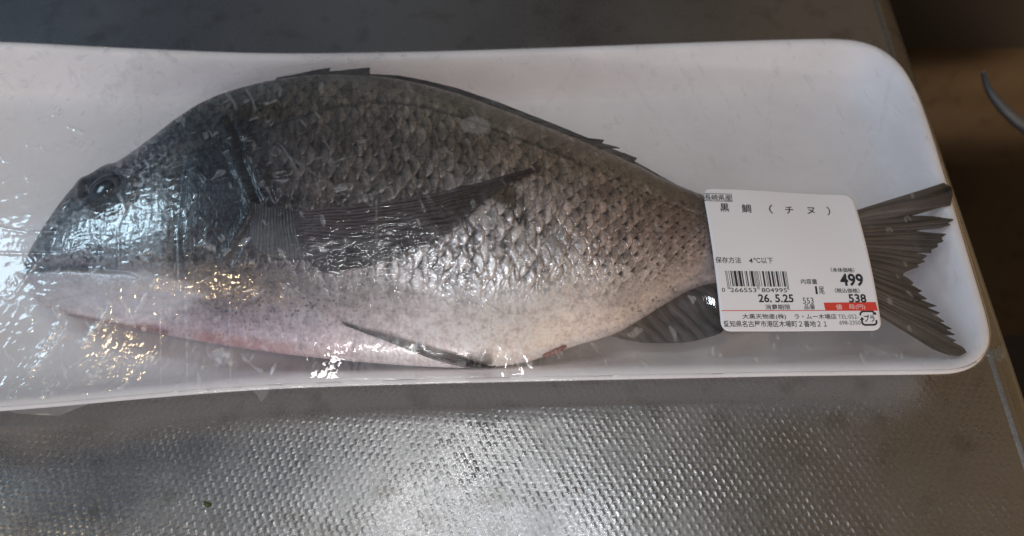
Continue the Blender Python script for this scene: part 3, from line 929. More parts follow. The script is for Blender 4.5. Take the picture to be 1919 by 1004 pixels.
def build_film():
    gx0, gx1, gy0, gy1, hstep = -0.285, 0.21, -0.095, 0.125, 0.0008
    gx = np.arange(gx0, gx1, hstep); gy = np.arange(gy0, gy1, hstep)
    obs = np.full((len(gy), len(gx)), -1.0)
    top = FISH['top'][::3, ::2].reshape(-1, 3)
    ix = np.clip(np.round((top[:, 0] - gx0) / hstep).astype(int), 0, len(gx) - 1)
    iy = np.clip(np.round((top[:, 1] - gy0) / hstep).astype(int), 0, len(gy) - 1)
    np.maximum.at(obs, (iy, ix), top[:, 2] + 0.0012)
    XX, YY = np.meshgrid(gx, gy)
    # tray inside test
    w = inset(OUTLINE, 0.0016)[::2]
    inside = np.zeros(XX.shape, bool)
    j = len(w) - 1
    for i in range(len(w)):
        x0, y0, x1, y1 = w[i, 0], w[i, 1], w[j, 0], w[j, 1]
        if y0 != y1:
            m = ((y0 > YY) != (y1 > YY)) & (XX < (x1 - x0) * (YY - y0) / (y1 - y0) + x0)
            inside ^= m
        j = i
    RZ = RIM_Z + 0.0005
    # fins and tail push the film too
    ppx, ppy = proj(np.stack([XX, YY, np.full(XX.shape, 0.024)], -1))
    tail = (ppx > 1520) & (ppx < 1800) & (np.abs(ppy - 505) < 40 + 0.42 * (ppx - 1520))
    obs = np.where(tail, np.maximum(obs, 0.0240 - 0.0022 * sstep(1560, 1800, ppx)), obs)
    lx, ly = [p[0] for p in LAB_PX], [p[1] for p in LAB_PX]
    e1 = np.interp(ppy, [353, 621], [1316, 1352]); e2 = np.interp(ppy, [365, 619], [1597, 1653])
    ppx2, ppy2 = proj(np.stack([XX, YY, label_z(XX, YY)], -1))
    inlab = (ppx2 > e1 - 6) & (ppx2 < e2 + 6) & (ppy2 > 352) & (ppy2 < 626)
    hgt = np.where(inside, RZ, RZ)
    obs = np.where(inlab, np.maximum(obs, label_z(XX, YY) - 0.00035), obs)
    hgt = np.maximum(hgt, obs)
    fixed = ~inside
    hgt[fixed] = RZ
    for it in range(1400):
        a = hgt
        nb = 0.25 * (np.roll(a, 1, 0) + np.roll(a, -1, 0) + np.roll(a, 1, 1) + np.roll(a, -1, 1))
        a = a + 1.0 * (nb - a)
        a = np.maximum(a, obs)
        if it < 1380: a = np.where(inlab, np.minimum(a, label_z(XX, YY) - 0.00030), a)
        a[fixed] = RZ
        hgt = a
    for _ in range(10):
        b_ = 0.25 * (np.roll(hgt, 1, 0) + np.roll(hgt, -1, 0) + np.roll(hgt, 1, 1) + np.roll(hgt, -1, 1))
        hgt = np.where(fixed | inlab, hgt, np.maximum(b_, obs - 0.0003))
    FISH['film'] = (gx0, gy0, hstep, hgt)
    # ---- fine sheet: columns across the tray
    ou = OUTLINE[:, 0]; oc = OUTLINE[:, 1]
    rimw = inset(OUTLINE, 0.0009)
    il, ir = np.argmin(rimw[:, 0]), np.argmax(rimw[:, 0])
    seq = lambda a, b: (np.arange(a, b if b > a else b + len(rimw)) % len(rimw))
    s1, s2 = rimw[seq(il, ir)], rimw[seq(ir, il)]
    upper, lower = (s1, s2[::-1]) if s1[:, 1].mean() > s2[:, 1].mean() else (s2[::-1], s1)
    xs = np.concatenate([np.linspace(rimw[:, 0].min() + 1e-4, -0.20, 40, endpoint=False), np.arange(-0.20, rimw[:, 0].max() - 2e-4, 0.00030)])
    yu = np.interp(xs, np.maximum.accumulate(upper[:, 0]), upper[:, 1]); yl = np.interp(xs, np.maximum.accumulate(lower[:, 0]), lower[:, 1])
    nv = 520
    vv = np.linspace(0, 1, nv)[:, None]
    X = np.broadcast_to(xs[None], (nv, len(xs))).copy(); Y = yl[None] + (yu - yl)[None] * vv
    fx = np.clip((X - gx0) / hstep, 0, len(gx) - 2); fy = np.clip((Y - gy0) / hstep, 0, len(gy) - 2)
    i0, j0 = fx.astype(int), fy.astype(int); fx -= i0; fy -= j0
    Z = (hgt[j0, i0] * (1 - fx) + hgt[j0, i0 + 1] * fx) * (1 - fy) + (hgt[j0 + 1, i0] * (1 - fx) + hgt[j0 + 1, i0 + 1] * fx) * fy
    G = np.stack([X, Y, Z], -1)
    px, py = proj(G)

    def lab_mask():
        a = sstep(0, 18, px - np.interp(py, [353, 621], [1305, 1340])) * sstep(0, 18, np.interp(py, [365, 619], [1608, 1664]) - px)
        return a * sstep(342, 352, py) * sstep(632, 622, py)
    free = 1 - lab_mask()

    def ridges(ang, long_, short, seed, k=6.0, warp=0.35):
        c_, s_ = math.cos(math.radians(ang)), math.sin(math.radians(ang))
        a_ = (px * c_ - py * s_) / long_; b_ = (px * s_ + py * c_) / short
        b_ = b_ + warp * noise(a_ * 0.7, b_ * 0.25, seed + 3)
        r_ = np.abs(noise(a_, b_, seed))
        return np.exp(-(r_ * k) ** 2)

    def gate(seed, sx, sy, lo=0.05, hi=0.4):
        return sstep(lo, hi, noise(px / sx, py / sy, seed))
    left = sstep(700, 250, px)
    slack = np.clip(0.22 + 0.8 * sstep(900, 300, px) + 0.8 * blob(px, py, 780, 560, 330, 150), 0, 1)
    Wk = 0
    def dashes(ang, long_, short, seed, lo, hi, k=2.4):
        c_, s_ = math.cos(math.radians(ang)), math.sin(math.radians(ang))
        a_ = (px * c_ - py * s_); b_ = (px * s_ + py * c_)
        b_ = b_ + 5.0 * noise(a_ / 70, b_ / 60, seed + 3)
        r_ = np.exp(-(noise(a_ / long_, b_ / short, seed) * k) ** 2)
        return r_ * sstep(lo - 0.16, hi - 0.10, noise(a_ / (long_ * 0.6), b_ / (short * 1.6), seed + 1))
    crease_glint = np.zeros(px.shape)
    # (centre, radii, tilt) of a patch; direction, length, width of its pulls; height
    for cx, cy, rx, ry, ti, ang, lo_, sh_, g0, g1, am, sd in (
            (110, 690, 330, 110, -8, 57, 80, 11, 0.05, 0.35, 5.5, 101), (120, 700, 300, 90, -8, 38, 50, 9, 0.15, 0.4, 4.5, 104), (430, 660, 220, 90, 0, 70, 60, 9, 0.1, 0.4, 5.0, 107),
            (400, 540, 210, 150, 0, 88, 90, 9, 0.2, 0.45, 5.0, 110), (420, 500, 160, 100, 0, 12, 40, 8, 0.2, 0.45, 3.5, 113), (180, 430, 150, 80, 0, 5, 70, 9, 0.0, 0.4, 3.0, 116), (170, 430, 130, 80, 0, 80, 60, 9, 0.1, 0.4, 3.0, 119),
            (690, 455, 210, 75, 0, 8, 60, 8, -0.15, 0.2, 4.5, 122), (680, 470, 200, 60, 0, 3, 34, 7, 0.0, 0.3, 3.5, 125), (330, 280, 330, 130, -28, 16, 80, 10, 0.15, 0.42, 4.0, 128),
            (830, 665, 210, 55, 0, 72, 46, 9, -0.2, 0.2, 8.0, 131), (860, 650, 230, 60, 0, 100, 40, 9, 0.0, 0.3, 6.0, 134), (700, 560, 300, 80, 0, -40, 34, 9, 0.15, 0.4, 4.5, 137), (980, 600, 300, 100, 0, -42, 44, 9, 0.22, 0.45, 5.0, 140),
            (930, 500, 200, 110, 0, 65, 34, 9, 0.15, 0.4, 3.5, 143), (900, 470, 230, 110, 0, 20, 30, 9, 0.15, 0.4, 3.5, 146), (600, 300, 330, 140, 0, 10, 60, 9, 0.25, 0.5, 3.5, 149), (1300, 170, 260, 110, 0, -58, 90, 10, 0.22, 0.45, 3.5, 152),
            (120, 200, 320, 140, 0, 35, 50, 11, 0.15, 0.45, 4.0, 155), (300, 140, 260, 80, 0, -35, 44, 11, 0.2, 0.45, 5.0, 158), (700, 110, 500, 30, 0, 20, 30, 9, 0.2, 0.45, 4.0, 161)):
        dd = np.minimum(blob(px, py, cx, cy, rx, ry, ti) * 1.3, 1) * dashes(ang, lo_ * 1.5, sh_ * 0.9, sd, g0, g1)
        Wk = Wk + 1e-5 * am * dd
        crease_glint = np.maximum(crease_glint, sstep(0.55, 0.95, dd) * sstep(0.18, 0.50, noise(px / 44 + sd, py / 44, 191)) * np.clip(0.55 + 0.9 * noise(px / 12, py / 12, sd + 2), 0, 1))
    # stray scratches everywhere
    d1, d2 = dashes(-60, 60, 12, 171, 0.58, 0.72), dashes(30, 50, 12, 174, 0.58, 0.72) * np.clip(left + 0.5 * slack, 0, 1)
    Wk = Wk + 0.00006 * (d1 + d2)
    crease_glint = np.maximum(crease_glint, 0.5 * sstep(0.5, 0.95, np.maximum(d1, d2)))
    # long creases traced from the photograph
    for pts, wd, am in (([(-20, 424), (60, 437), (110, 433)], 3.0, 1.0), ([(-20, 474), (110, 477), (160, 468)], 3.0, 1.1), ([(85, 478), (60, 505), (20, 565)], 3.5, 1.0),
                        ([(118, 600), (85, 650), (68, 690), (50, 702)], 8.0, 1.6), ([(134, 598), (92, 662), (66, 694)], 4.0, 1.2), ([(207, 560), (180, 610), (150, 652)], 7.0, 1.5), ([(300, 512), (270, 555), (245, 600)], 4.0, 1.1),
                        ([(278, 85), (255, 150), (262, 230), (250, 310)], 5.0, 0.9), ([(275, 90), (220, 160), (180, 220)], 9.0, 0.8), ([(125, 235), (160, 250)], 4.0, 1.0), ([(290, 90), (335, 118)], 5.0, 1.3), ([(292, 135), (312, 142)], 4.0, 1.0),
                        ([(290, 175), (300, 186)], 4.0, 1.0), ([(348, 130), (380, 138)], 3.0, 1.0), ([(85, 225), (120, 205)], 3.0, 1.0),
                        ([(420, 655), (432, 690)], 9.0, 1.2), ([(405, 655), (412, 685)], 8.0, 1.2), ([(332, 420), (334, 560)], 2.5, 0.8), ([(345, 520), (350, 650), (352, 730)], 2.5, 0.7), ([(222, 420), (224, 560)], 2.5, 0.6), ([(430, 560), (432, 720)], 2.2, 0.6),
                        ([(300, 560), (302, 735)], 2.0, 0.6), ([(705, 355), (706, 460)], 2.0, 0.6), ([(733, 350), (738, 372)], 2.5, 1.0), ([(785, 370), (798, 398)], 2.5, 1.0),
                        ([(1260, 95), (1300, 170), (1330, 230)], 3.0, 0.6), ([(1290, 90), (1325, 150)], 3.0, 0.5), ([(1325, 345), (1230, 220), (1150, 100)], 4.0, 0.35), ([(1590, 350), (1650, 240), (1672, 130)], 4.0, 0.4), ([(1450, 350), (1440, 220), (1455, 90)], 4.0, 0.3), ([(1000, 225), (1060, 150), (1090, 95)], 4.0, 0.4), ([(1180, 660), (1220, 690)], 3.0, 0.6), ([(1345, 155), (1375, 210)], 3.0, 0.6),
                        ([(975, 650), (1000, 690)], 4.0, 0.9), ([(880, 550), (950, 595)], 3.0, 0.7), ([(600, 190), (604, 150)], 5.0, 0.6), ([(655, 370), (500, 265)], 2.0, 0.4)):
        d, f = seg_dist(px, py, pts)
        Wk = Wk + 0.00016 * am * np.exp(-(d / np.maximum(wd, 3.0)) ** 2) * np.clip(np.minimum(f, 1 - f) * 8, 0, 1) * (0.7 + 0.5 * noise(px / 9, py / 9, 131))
        crease_glint = np.maximum(crease_glint, (np.minimum(am, 1.2) if am < 1.45 else 2.0) * np.exp(-(d / np.maximum(wd * 0.9, 1.6)) ** 2) * np.clip(np.minimum(f, 1 - f) * 6, 0, 1) * np.clip(0.62 + 0.9 * noise(px / 11, py / 11, 133), 0, 1))
    # fine crinkle of the slack film
    c1 = noise(px / 17 + 0.8 * noise(px / 40, py / 40, 141), py / 9, 142); c2 = noise((px + py) / 16, (py - px) / 34, 143); c3 = noise(px / 30, py / 8 + noise(px / 50, py / 50, 145), 144)
    Wk = Wk + slack * 0.000020 * (c1 + c2 + c3 + 0.45 * noise(px / 8, py / 5 + 0.6 * noise(px / 20, py / 20, 147), 148)) * (0.5 + 0.8 * np.clip(fbm(px / 90, py / 60, 146, 2) + 0.4, 0, 1.5))
    # soft billowing
    bil = 0.00035 * fbm(px / 160, py / 90, 121, 3) * sstep(0, 0.12, vv) * sstep(1, 0.9, vv)
    edgefade = sstep(0.0, 0.02, vv) * sstep(1.0, 0.985, vv)
    onfish = sstep(0.0245, 0.030, Z)
    calm = 1 - 0.88 * np.clip(1.4 * blob(px, py, 1235, 585, 150, 85), 0, 1)
    G[..., 2] += free * edgefade * calm * (Wk * 2.0 + bil * (1 - onfish * 0.7)) + 0.0
    crease_glint = np.clip(crease_glint, 0, 1.9) * free * edgefade
    painted_haze = np.clip(0.25 + fbm(px / 120, py / 60, 181, 3), 0, 1) * np.clip(0.35 + 0.65 * sstep(1000, 200, px), 0, 1) * free
    # skirt over the rim
    nr, nc = X.shape
    loop = np.concatenate([np.arange(nc), nc - 1 + nc * np.arange(1, nr), (nr - 1) * nc + np.arange(nc - 2, -1, -1), nc * np.arange(nr - 2, 0, -1)])
    base = G.reshape(-1, 3)[loop]
    V = [G.reshape(-1, 3)]; F = [grid_faces(nr, nc)]
    prev = loop; total = nr * nc
    c0 = base[:, :2]
    tdir = np.roll(c0, -3, 0) - np.roll(c0, 3, 0)
    nrm = np.stack([tdir[:, 1], -tdir[:, 0]], 1); nrm /= np.maximum(np.linalg.norm(nrm, axis=1, keepdims=True), 1e-9)
    for _ in range(30):
        nrm = 0.25 * np.roll(nrm, 1, 0) + 0.5 * nrm + 0.25 * np.roll(nrm, -1, 0)
    nrm /= np.maximum(np.linalg.norm(nrm, axis=1, keepdims=True), 1e-9)
    if np.sum((c0 - c0.mean(0)) * nrm) < 0: nrm = -nrm
    for d_, z_ in ((0.0011, 0.0207), (0.0016, 0.0196), (0.0013, 0.0186)):
        ring = np.concatenate([c0 + nrm * d_, np.full((len(c0), 1), z_)], 1)
        ids = np.arange(len(loop)) + total
        F.append(np.stack([prev, np.roll(prev, -1), np.roll(ids, -1), ids], -1))
        V.append(ring); prev = ids; total += len(loop)
    flaps = total
    # two loose corners of film poking out below the front rim
    for tri, zz in (([(8, 768), (30, 774), (70, 777), (112, 779), (132, 770), (168, 756), (120, 756), (60, 762)], 0.0125), ([(470, 728), (480, 738), (490, 752), (498, 744), (508, 727), (490, 726)], 0.0125)):
        q = P(np.array([t_[0] for t_ in tri]), np.array([t_[1] for t_ in tri]), zz + 0.001 * np.sin(np.arange(len(tri))))
        c_ = q.mean(0) + np.array([0, 0, 0.0012])
        V.append(np.concatenate([q, c_[None]]))
        k = len(tri)
        F.append(np.array([(total + i, total + (i + 1) % k, total + k, total + k) for i in range(k)]))
        total += k + 1
    Fq = np.concatenate(F)
    quads = Fq[Fq[:, 2] != Fq[:, 3]]
    tris = Fq[Fq[:, 2] == Fq[:, 3]]
    V = np.concatenate(V)
    # one mesh: quads via numpy, the few triangles appended as quads with a midpoint
    extra = []
    for a, b, c_, _ in tris:
        extra.append(0.5 * (V[a] + V[b]))
    if len(extra):
        e0 = len(V)
        V = np.concatenate([V, np.array(extra)])
        quads = np.concatenate([quads, np.array([(a, e0 + i, b, c_) for i, (a, b, c_, _) in enumerate(tris)])])

    M = Mat('clear_film')
    N, L = M.N, M.L
    nz = M.noise(260, 4, M.objco((1, 1, 1)))
    wr = M.noise(1.0, 3, M.objco((900, 260, 300), (0, 0, 0.9)))
    nrmn = M.bump(nz, 0.00012, 0.25, M.bump(wr, 0.00006, 0.4))
    lw = M.node('ShaderNodeLayerWeight'); L.new(nrmn, lw.inputs['Normal'])
    fres = M.math('MULTIPLY_ADD', M.math('POWER', lw.outputs['Facing'], 5.0), 0.80, 0.060)      # both faces of a thin clear sheet
    gl = M.node('ShaderNodeBsdfAnisotropic'); gl.inputs['Roughness'].default_value = 0.045; L.new(nrmn, gl.inputs['Normal'])
    hz = M.node('ShaderNodeBsdfAnisotropic'); hz.inputs['Roughness'].default_value = 0.38; L.new(nrmn, hz.inputs['Normal'])
    tr = M.node('ShaderNodeBsdfTransparent'); tr.inputs['Color'].default_value = (0.985, 0.98, 0.985, 1)
    m1 = M.node('ShaderNodeMixShader'); m2 = M.node('ShaderNodeMixShader')
    L.new(fres, m1.inputs[0]); L.new(tr.outputs[0], m1.inputs[1]); L.new(gl.outputs[0], m1.inputs[2])
    L.new(M.rng(M.noise(45, 4), 0.40, 0.70, 0.004, 0.075), m2.inputs[0]); L.new(m1.outputs[0], m2.inputs[1]); L.new(hz.outputs[0], m2.inputs[2])
    # whitened creases also stand in for glints; the milky tint is painted haze
    ca, ma = M.attr('crease_glint'), M.attr('painted_haze')
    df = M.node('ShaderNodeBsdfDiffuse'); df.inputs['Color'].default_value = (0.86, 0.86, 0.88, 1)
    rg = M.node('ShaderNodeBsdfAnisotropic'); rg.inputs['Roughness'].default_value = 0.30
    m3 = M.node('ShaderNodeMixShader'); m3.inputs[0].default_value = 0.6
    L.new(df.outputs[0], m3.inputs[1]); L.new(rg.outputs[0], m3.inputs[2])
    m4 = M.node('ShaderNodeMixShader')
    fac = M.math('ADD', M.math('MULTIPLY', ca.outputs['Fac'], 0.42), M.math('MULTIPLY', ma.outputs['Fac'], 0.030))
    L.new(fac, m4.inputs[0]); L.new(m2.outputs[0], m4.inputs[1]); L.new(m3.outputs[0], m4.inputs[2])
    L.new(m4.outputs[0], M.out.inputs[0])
    N.remove(M.b)
    pad = len(V) - crease_glint.size
    o = mesh_obj('cling_film', V, quads, M.m, attrs={'crease_glint': np.concatenate([crease_glint.ravel(), np.where(np.arange(crease_glint.size, len(V)) >= flaps, 0.75, 0.0)]), 'painted_haze': np.concatenate([painted_haze.ravel(), np.zeros(pad)])})
    tag(o, 'clear wrinkled cling film stretched over the fish and tray', 'plastic wrap')


build_film()

# ------------------------------------------------------------------ price label
ZO, ZS = (1300.0, 330.0), 3.238        # layout measured in an enlarged view of the label


def lz(x, y):
    return ZO[0] + x / ZS, ZO[1] + y / ZS


def build_label():
    c = PL(np.array(1485.0), np.array(490.0))
    root = empty('price_label', c)
    tag(root, 'white square price sticker with barcode and red band stuck over the tail end', 'label')
    paper = Mat('label_paper').set(Base_Color=(0.80, 0.785, 0.80, 1), Roughness=0.45).m
    ink = Mat('black_ink').set(Base_Color=(0.018, 0.019, 0.028, 1), Roughness=0.5).m
    grey = Mat('thin_ink').set(Base_Color=(0.10, 0.10, 0.12, 1), Roughness=0.5).m
    red = Mat('red_ink').set(Base_Color=(0.66, 0.055, 0.035, 1), Roughness=0.45).m
    pale = Mat('pale_ink').set(Base_Color=(0.86, 0.62, 0.60, 1), Roughness=0.5).m
    # paper with rounded corners
    q = np.array([PL(np.array(float(x)), np.array(float(y))) for x, y in LAB_PX])
    nu, nv = 60, 60
    th = np.linspace(0, 1, nv); rc = 0.055
    dv = np.minimum(th, 1 - th)
    cut = np.where(dv < rc, rc - np.sqrt(np.maximum(rc * rc - (rc - dv) ** 2, 0)), 0.0)
    th2 = np.concatenate([np.linspace(0, rc, 14, endpoint=False), np.linspace(rc, 1 - rc, 40, endpoint=False), np.linspace(1 - rc, 1, 14)])
    dv = np.minimum(th2, 1 - th2)
    cut = np.where(dv < rc, rc - np.sqrt(np.maximum(rc * rc - (rc - dv) ** 2, 0)), 0.0)
    uu = cut[:, None] + (1 - 2 * cut[:, None]) * np.linspace(0, 1, nu)[None]
    vv = np.broadcast_to(th2[:, None], uu.shape)
    top = ((q[0] * (1 - uu[..., None]) + q[1] * uu[..., None]) * (1 - vv[..., None]) + (q[3] * (1 - uu[..., None]) + q[2] * uu[..., None]) * vv[..., None])
    top[..., 2] = label_z(top[..., 0], top[..., 1])
    low = top.copy(); low[..., 2] -= 0.00012
    nr = len(th2)
    V = np.concatenate([top.reshape(-1, 3), low.reshape(-1, 3)])
    bd = np.concatenate([np.arange(nu), nu - 1 + nu * np.arange(1, nr), (nr - 1) * nu + np.arange(nu - 2, -1, -1), nu * np.arange(nr - 2, 0, -1)])
    b2 = np.roll(bd, -1); K = nr * nu
    F = np.concatenate([grid_faces(nr, nu)[:, ::-1], grid_faces(nr, nu, base=K), np.stack([b2, b2 + K, bd + K, bd], -1)])
    mesh_obj('paper', V, F, paper, root)

    def quad_strip(name, poly, mat, lift, n=24):
        """a printed patch: four corners in layout units"""
        x = np.array([p[0] for p in poly], float); y = np.array([p[1] for p in poly], float)
        u = np.linspace(0, 1, n)
        top = np.stack([x[0] + (x[1] - x[0]) * u, y[0] + (y[1] - y[0]) * u], 1)
        bot = np.stack([x[3] + (x[2] - x[3]) * u, y[3] + (y[2] - y[3]) * u], 1)
        a = PL(*lz(top[:, 0], top[:, 1]), lift); b = PL(*lz(bot[:, 0], bot[:, 1]), lift)
        return np.concatenate([b, a]), grid_faces(2, n)

    def put(name, quads, mat, lift):
        Vs, Fs, k = [], [], 0
        for p in quads:
            v, f = quad_strip(name, p, mat, lift)
            Vs.append(v); Fs.append(f + k); k += len(v)
        return mesh_obj(name, np.concatenate(Vs), np.concatenate(Fs), mat, root, smooth=False)

    def text(name, items, mat, lift=0.00006):
        """items: (string, x0, x1, ytop, ybottom, weight); the block is fitted into its box on the sheet"""
        Vs, Fs, k = [], [], 0
        for s_, x0, x1, yt, yb, wgt in items:
            cu = bpy.data.curves.new('writing', 'FONT'); cu.body = s_; cu.offset = wgt; cu.resolution_u = 3
            ob = bpy.data.objects.new('writing', cu); SC.collection.objects.link(ob)
            bpy.context.view_layer.update()
            dg = bpy.context.evaluated_depsgraph_get()
            me = bpy.data.meshes.new_from_object(ob.evaluated_get(dg))
            n = len(me.vertices)
            co = np.zeros(n * 3); me.vertices.foreach_get('co', co); co = co.reshape(-1, 3)
            fs = [tuple(i + k for i in p.vertices) for p in me.polygons]
            bpy.data.objects.remove(ob); bpy.data.curves.remove(cu); bpy.data.meshes.remove(me)
            if not n: continue
            mn, mxx = co.min(0), co.max(0)
            u = (co[:, 0] - mn[0]) / max(mxx[0] - mn[0], 1e-6); v = (co[:, 1] - mn[1]) / max(mxx[1] - mn[1], 1e-6)
            yc = 0.5 * (yt + yb)
            tilt = 0.035 * max(0.0, 1 - (yc - 100) / 720.0)
            lean = 0.18 - 0.10 * (1 - (x0 + x1) / 2200.0)
            X = x0 + (x1 - x0) * u - lean * (v - 0.5) * (yb - yt)
            Y = yb + (yt - yb) * v + tilt * (X - 0.5 * (x0 + x1))
            Vs.append(PL(*lz(X, Y), lift)); Fs += fs; k += n
        return mesh_obj(name, np.concatenate(Vs), Fs, mat, root, smooth=False)

    text('printed_origin', [('長崎県産', 66, 228, 112, 148, 0.006)], ink)
    put('printed_box', [[(60, 103), (230, 108), (231, 111), (61, 106)], [(64, 147), (233, 152), (234, 155), (65, 150)], [(60, 103), (63, 103), (68, 150), (65, 150)], [(227, 108), (230, 108), (235, 155), (232, 155)]], ink, 0.00005)
    text('printed_name', [('黒', 160, 214, 166, 216, 0.012), ('鯛', 291, 348, 171, 222, 0.008), ('（', 457, 480, 174, 226, 0.008), ('チ', 556, 604, 184, 228, 0.010), ('ヌ', 688, 734, 189, 229, 0.010), ('）', 808, 828, 186, 238, 0.008)], ink)
    text('printed_storage', [('保存方法', 131, 287, 491, 528, 0.004), ('4', 335, 358, 499, 528, 0.006), ('℃以下', 364, 480, 494, 530, 0.004)], ink)
    # barcode
    Lc = ['0001101', '0011001', '0010011', '0111101', '0100011', '0110001', '0101111', '0111011', '0110111', '0001011']
    code = '0266553804995'
    bits = '101' + ''.join(Lc[int(d)] for d in code[1:7]) + '01010' + ''.join(''.join('1' if b == '0' else '0' for b in Lc[int(d)]) for d in code[7:]) + '101'
    bars = []
    i = 0
    while i < 95:
        if bits[i] == '1':
            j = i
            while j < 95 and bits[j] == '1': j += 1
            guard = i < 3 or i >= 92 or 45 <= i < 50
            x0, x1 = i / 95.0, (j - 0.12) / 95.0
            yt, yb = 574, 686 if guard else 668
            sk = 18.0 * (yb - yt) / 112.0
            bars.append([(190 + 372 * x0, yt + 4 * x0), (190 + 372 * x1, yt + 4 * x1), (190 + sk + 372 * x1, yb + 3 * x1), (190 + sk + 372 * x0, yb + 3 * x0)])
            i = j
        else:
            i += 1
    Vs, Fs, k = [], [], 0
    for p in bars:
        v, f = quad_strip('', p, None, 0.00005, n=2)
        Vs.append(v); Fs.append(f + k); k += len(v)
    mesh_obj('barcode', np.concatenate(Vs), np.concatenate(Fs), ink, root, smooth=False)
    text('printed_barcode_digits', [('0', 171, 190, 678, 703, 0.0), ('266553', 222, 380, 678, 704, 0.0), ('804995', 412, 566, 679, 705, 0.0)], ink)
    text('printed_date', [('26. 5.25', 392, 605, 716, 766, 0.022), ('消費期限', 434, 586, 779, 810, 0.006)], ink)
    text('printed_item_number', [('553', 662, 727, 737, 774, 0.0), ('品番', 671, 736, 777, 809, 0.006)], ink)
    text('printed_content', [('内容量', 650, 749, 624, 655, 0.006), ('1', 738, 750, 668, 716, 0.012), ('尾', 760, 792, 670, 716, 0.0)], ink)
    text('printed_price', [('（本体価格）', 832, 974, 556, 584, 0.006), ('499', 888, 1028, 592, 668, 0.026), ('（税込価格）', 856, 1005, 681, 709, 0.006), ('538', 940, 1046, 716, 768, 0.022)], ink, 0.00010)
    put('red_band', [[(788, 768), (1103, 764), (1117, 813), (800, 816)], [(168, 814), (1117, 812.5), (1118, 816.5), (169, 818)]], red, 0.00005)
    text('printed_price_heading', [('値', 862, 900, 778, 810, 0.010), ('段(円)', 942, 1040, 777, 811, 0.006)], pale, 0.00009)
    text('printed_shop', [('大黒天物産(株)', 296, 560, 836, 871, 0.006), ('ラ・ムー木場店', 612, 866, 836, 868, 0.006), ('愛知県名古屋市港区木場町２番地２１', 182, 808, 877, 916, 0.006)], ink)
    text('printed_telephone', [('TEL:052-', 876, 1000, 840, 865, -0.004), ('698-2350', 884, 1012, 877, 901, 0.0)], grey)
    # recycling mark: rounded frame of two arrows round the letters
    fr = []
    def bar(x0, y0, x1, y1, w=11):
        dx, dy = x1 - x0, y1 - y0; l_ = math.hypot(dx, dy); ax, ay = -dy / l_ * w / 2, dx / l_ * w / 2
        fr.append([(x0 - ax, y0 - ay), (x1 - ax, y1 - ay), (x1 + ax, y1 + ay), (x0 + ax, y0 + ay)])
    path1 = [(1011, 842), (1012, 832), (1020, 823), (1030, 820), (1088, 820)]
    path2 = [(1108, 876), (1110, 890), (1103, 899), (1092, 902), (1040, 903), (1028, 898), (1022, 888), (1020, 868)]
    for pth in (path1, path2):
        for a, b in zip(pth[:-1], pth[1:]):
            dx, dy = b[0] - a[0], b[1] - a[1]; l_ = math.hypot(dx, dy)
            bar(a[0] - dx / l_ * 3, a[1] - dy / l_ * 3, b[0] + dx / l_ * 3, b[1] + dy / l_ * 3)
    bar(1086, 821, 1100, 838, 10)
    fr.append([(1082, 838), (1106, 824), (1108, 840), (1108, 842)])
    fr.append([(1008, 874), (1020, 854), (1034, 868), (1034, 870)])
    fr2 = put('recycling_mark', fr, ink, 0.00005)
    text('recycling_letters', [('プラ', 1034, 1098, 842, 884, 0.016)], ink, 0.00007)


build_label()

# ------------------------------------------------------------------ small things on the counter and in the sink


def tube(name, path, radii, mat, label, cat):
    p = spline(path, 60)
    r = np.interp(np.linspace(0, 1, 60), np.linspace(0, 1, len(radii)), radii)
    na = 20
    t = np.gradient(p, axis=0); t /= np.linalg.norm(t, axis=1, keepdims=True)
    e1 = np.cross(t, [0, 0, 1.0]); e1 /= np.linalg.norm(e1, axis=1, keepdims=True); e2 = np.cross(t, e1)
    a = np.linspace(0, 2 * math.pi, na, endpoint=False)
    V = p[:, None] + r[:, None, None] * (np.cos(a)[None, :, None] * e1[:, None] + np.sin(a)[None, :, None] * e2[:, None])
    F = grid_faces(60, na, wrap=True).tolist() + [list(range(na)), list(range(59 * na, 60 * na))]
    o = mesh_obj(name, V.reshape(-1, 3), F, mat)
    return tag(o, label, cat)


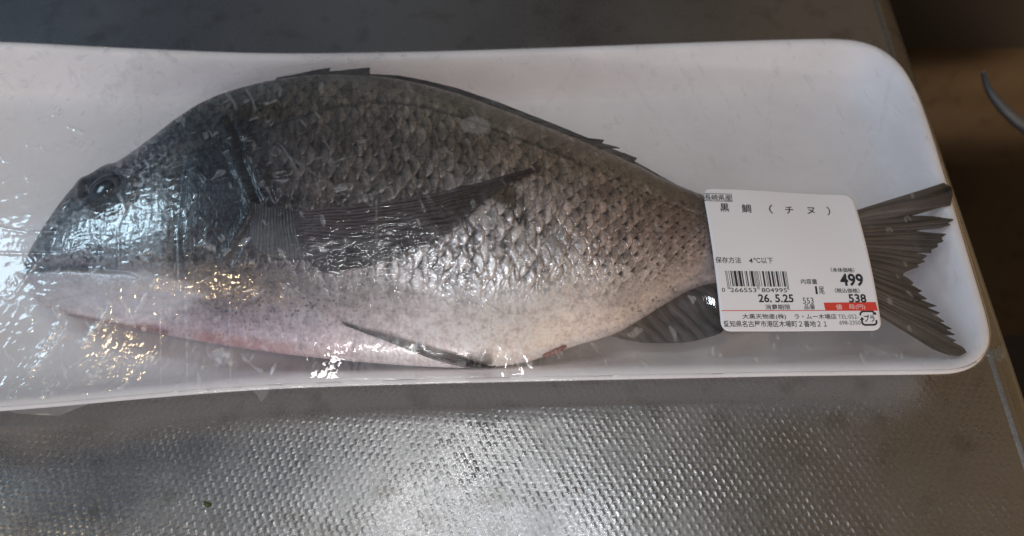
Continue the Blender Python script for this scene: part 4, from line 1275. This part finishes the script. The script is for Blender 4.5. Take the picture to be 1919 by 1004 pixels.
def build_small():
    rodm = Mat('dull_steel').set(Base_Color=(0.10, 0.10, 0.10, 1), Metallic=0.5, Roughness=0.5).m
    q = P(np.array([1843, 1852, 1870, 1896, 1930, 1980]), np.array([136, 165, 192, 218, 244, 275]), np.array([-0.030, -0.030, -0.031, -0.034, -0.04, -0.06]))
    tube('metal_rod', q, [0.0012, 0.0020, 0.0028, 0.0034, 0.004, 0.0045], rodm, 'curved grey metal rod standing in the sink beside the tray', 'rod')
    # bead of water on the lip next to the tray corner
    wm = Mat('water').set(Base_Color=(0.66, 0.64, 0.55, 1), Roughness=0.12, IOR=1.33)
    wm.b.inputs['Transmission Weight'].default_value = 0.85
    c = P(np.array(1864.0), np.array(664.0), -0.0004)
    bm = bmesh.new(); bmesh.ops.create_uvsphere(bm, u_segments=32, v_segments=20, radius=1.0)
    for v in bm.verts:
        a = math.atan2(v.co.y, v.co.x); k = 1 + 0.16 * math.sin(2 * a + 0.6) + 0.10 * math.sin(3 * a)
        v.co = Vector((c[0] + v.co.x * 0.0040 * k, c[1] + v.co.y * 0.0034 * k, max(-0.0010, v.co.z * 0.0012 - 0.0004)))
    me = bpy.data.meshes.new('water_drop'); bm.to_mesh(me); bm.free()
    me.polygons.foreach_set('use_smooth', np.ones(len(me.polygons), bool))
    o = bpy.data.objects.new('water_drop', me); SC.collection.objects.link(o); me.materials.append(wm.m)
    tag(o, 'flat clear drop of water on the counter edge by the tray corner', 'water drop')
    # scrap of green leaf
    gm = Mat('leaf_green').set(Base_Color=(0.045, 0.075, 0.018, 1), Roughness=0.6).m
    pts = np.array([(381, 942), (385, 939), (391, 941), (397, 943), (394, 948), (388, 950), (383, 947)], float)
    w0 = P(pts[:, 0], pts[:, 1], 0.0002); w1 = w0.copy(); w1[:, 2] = 0.0006 + 0.0003 * np.sin(np.arange(7) * 1.7)
    V = np.concatenate([w0, w1, w1.mean(0, keepdims=True) + np.array([[0, 0, 0.0004]])])
    F = [[i, (i + 1) % 7, 7 + (i + 1) % 7, 7 + i] for i in range(7)] + [[7 + i, 7 + (i + 1) % 7, 14] for i in range(7)] + [list(range(6, -1, -1))]
    o = mesh_obj('leaf_scrap', V, F, gm)
    tag(o, 'tiny dark green leaf scrap on the steel counter below the tray', 'leaf scrap')


build_small()
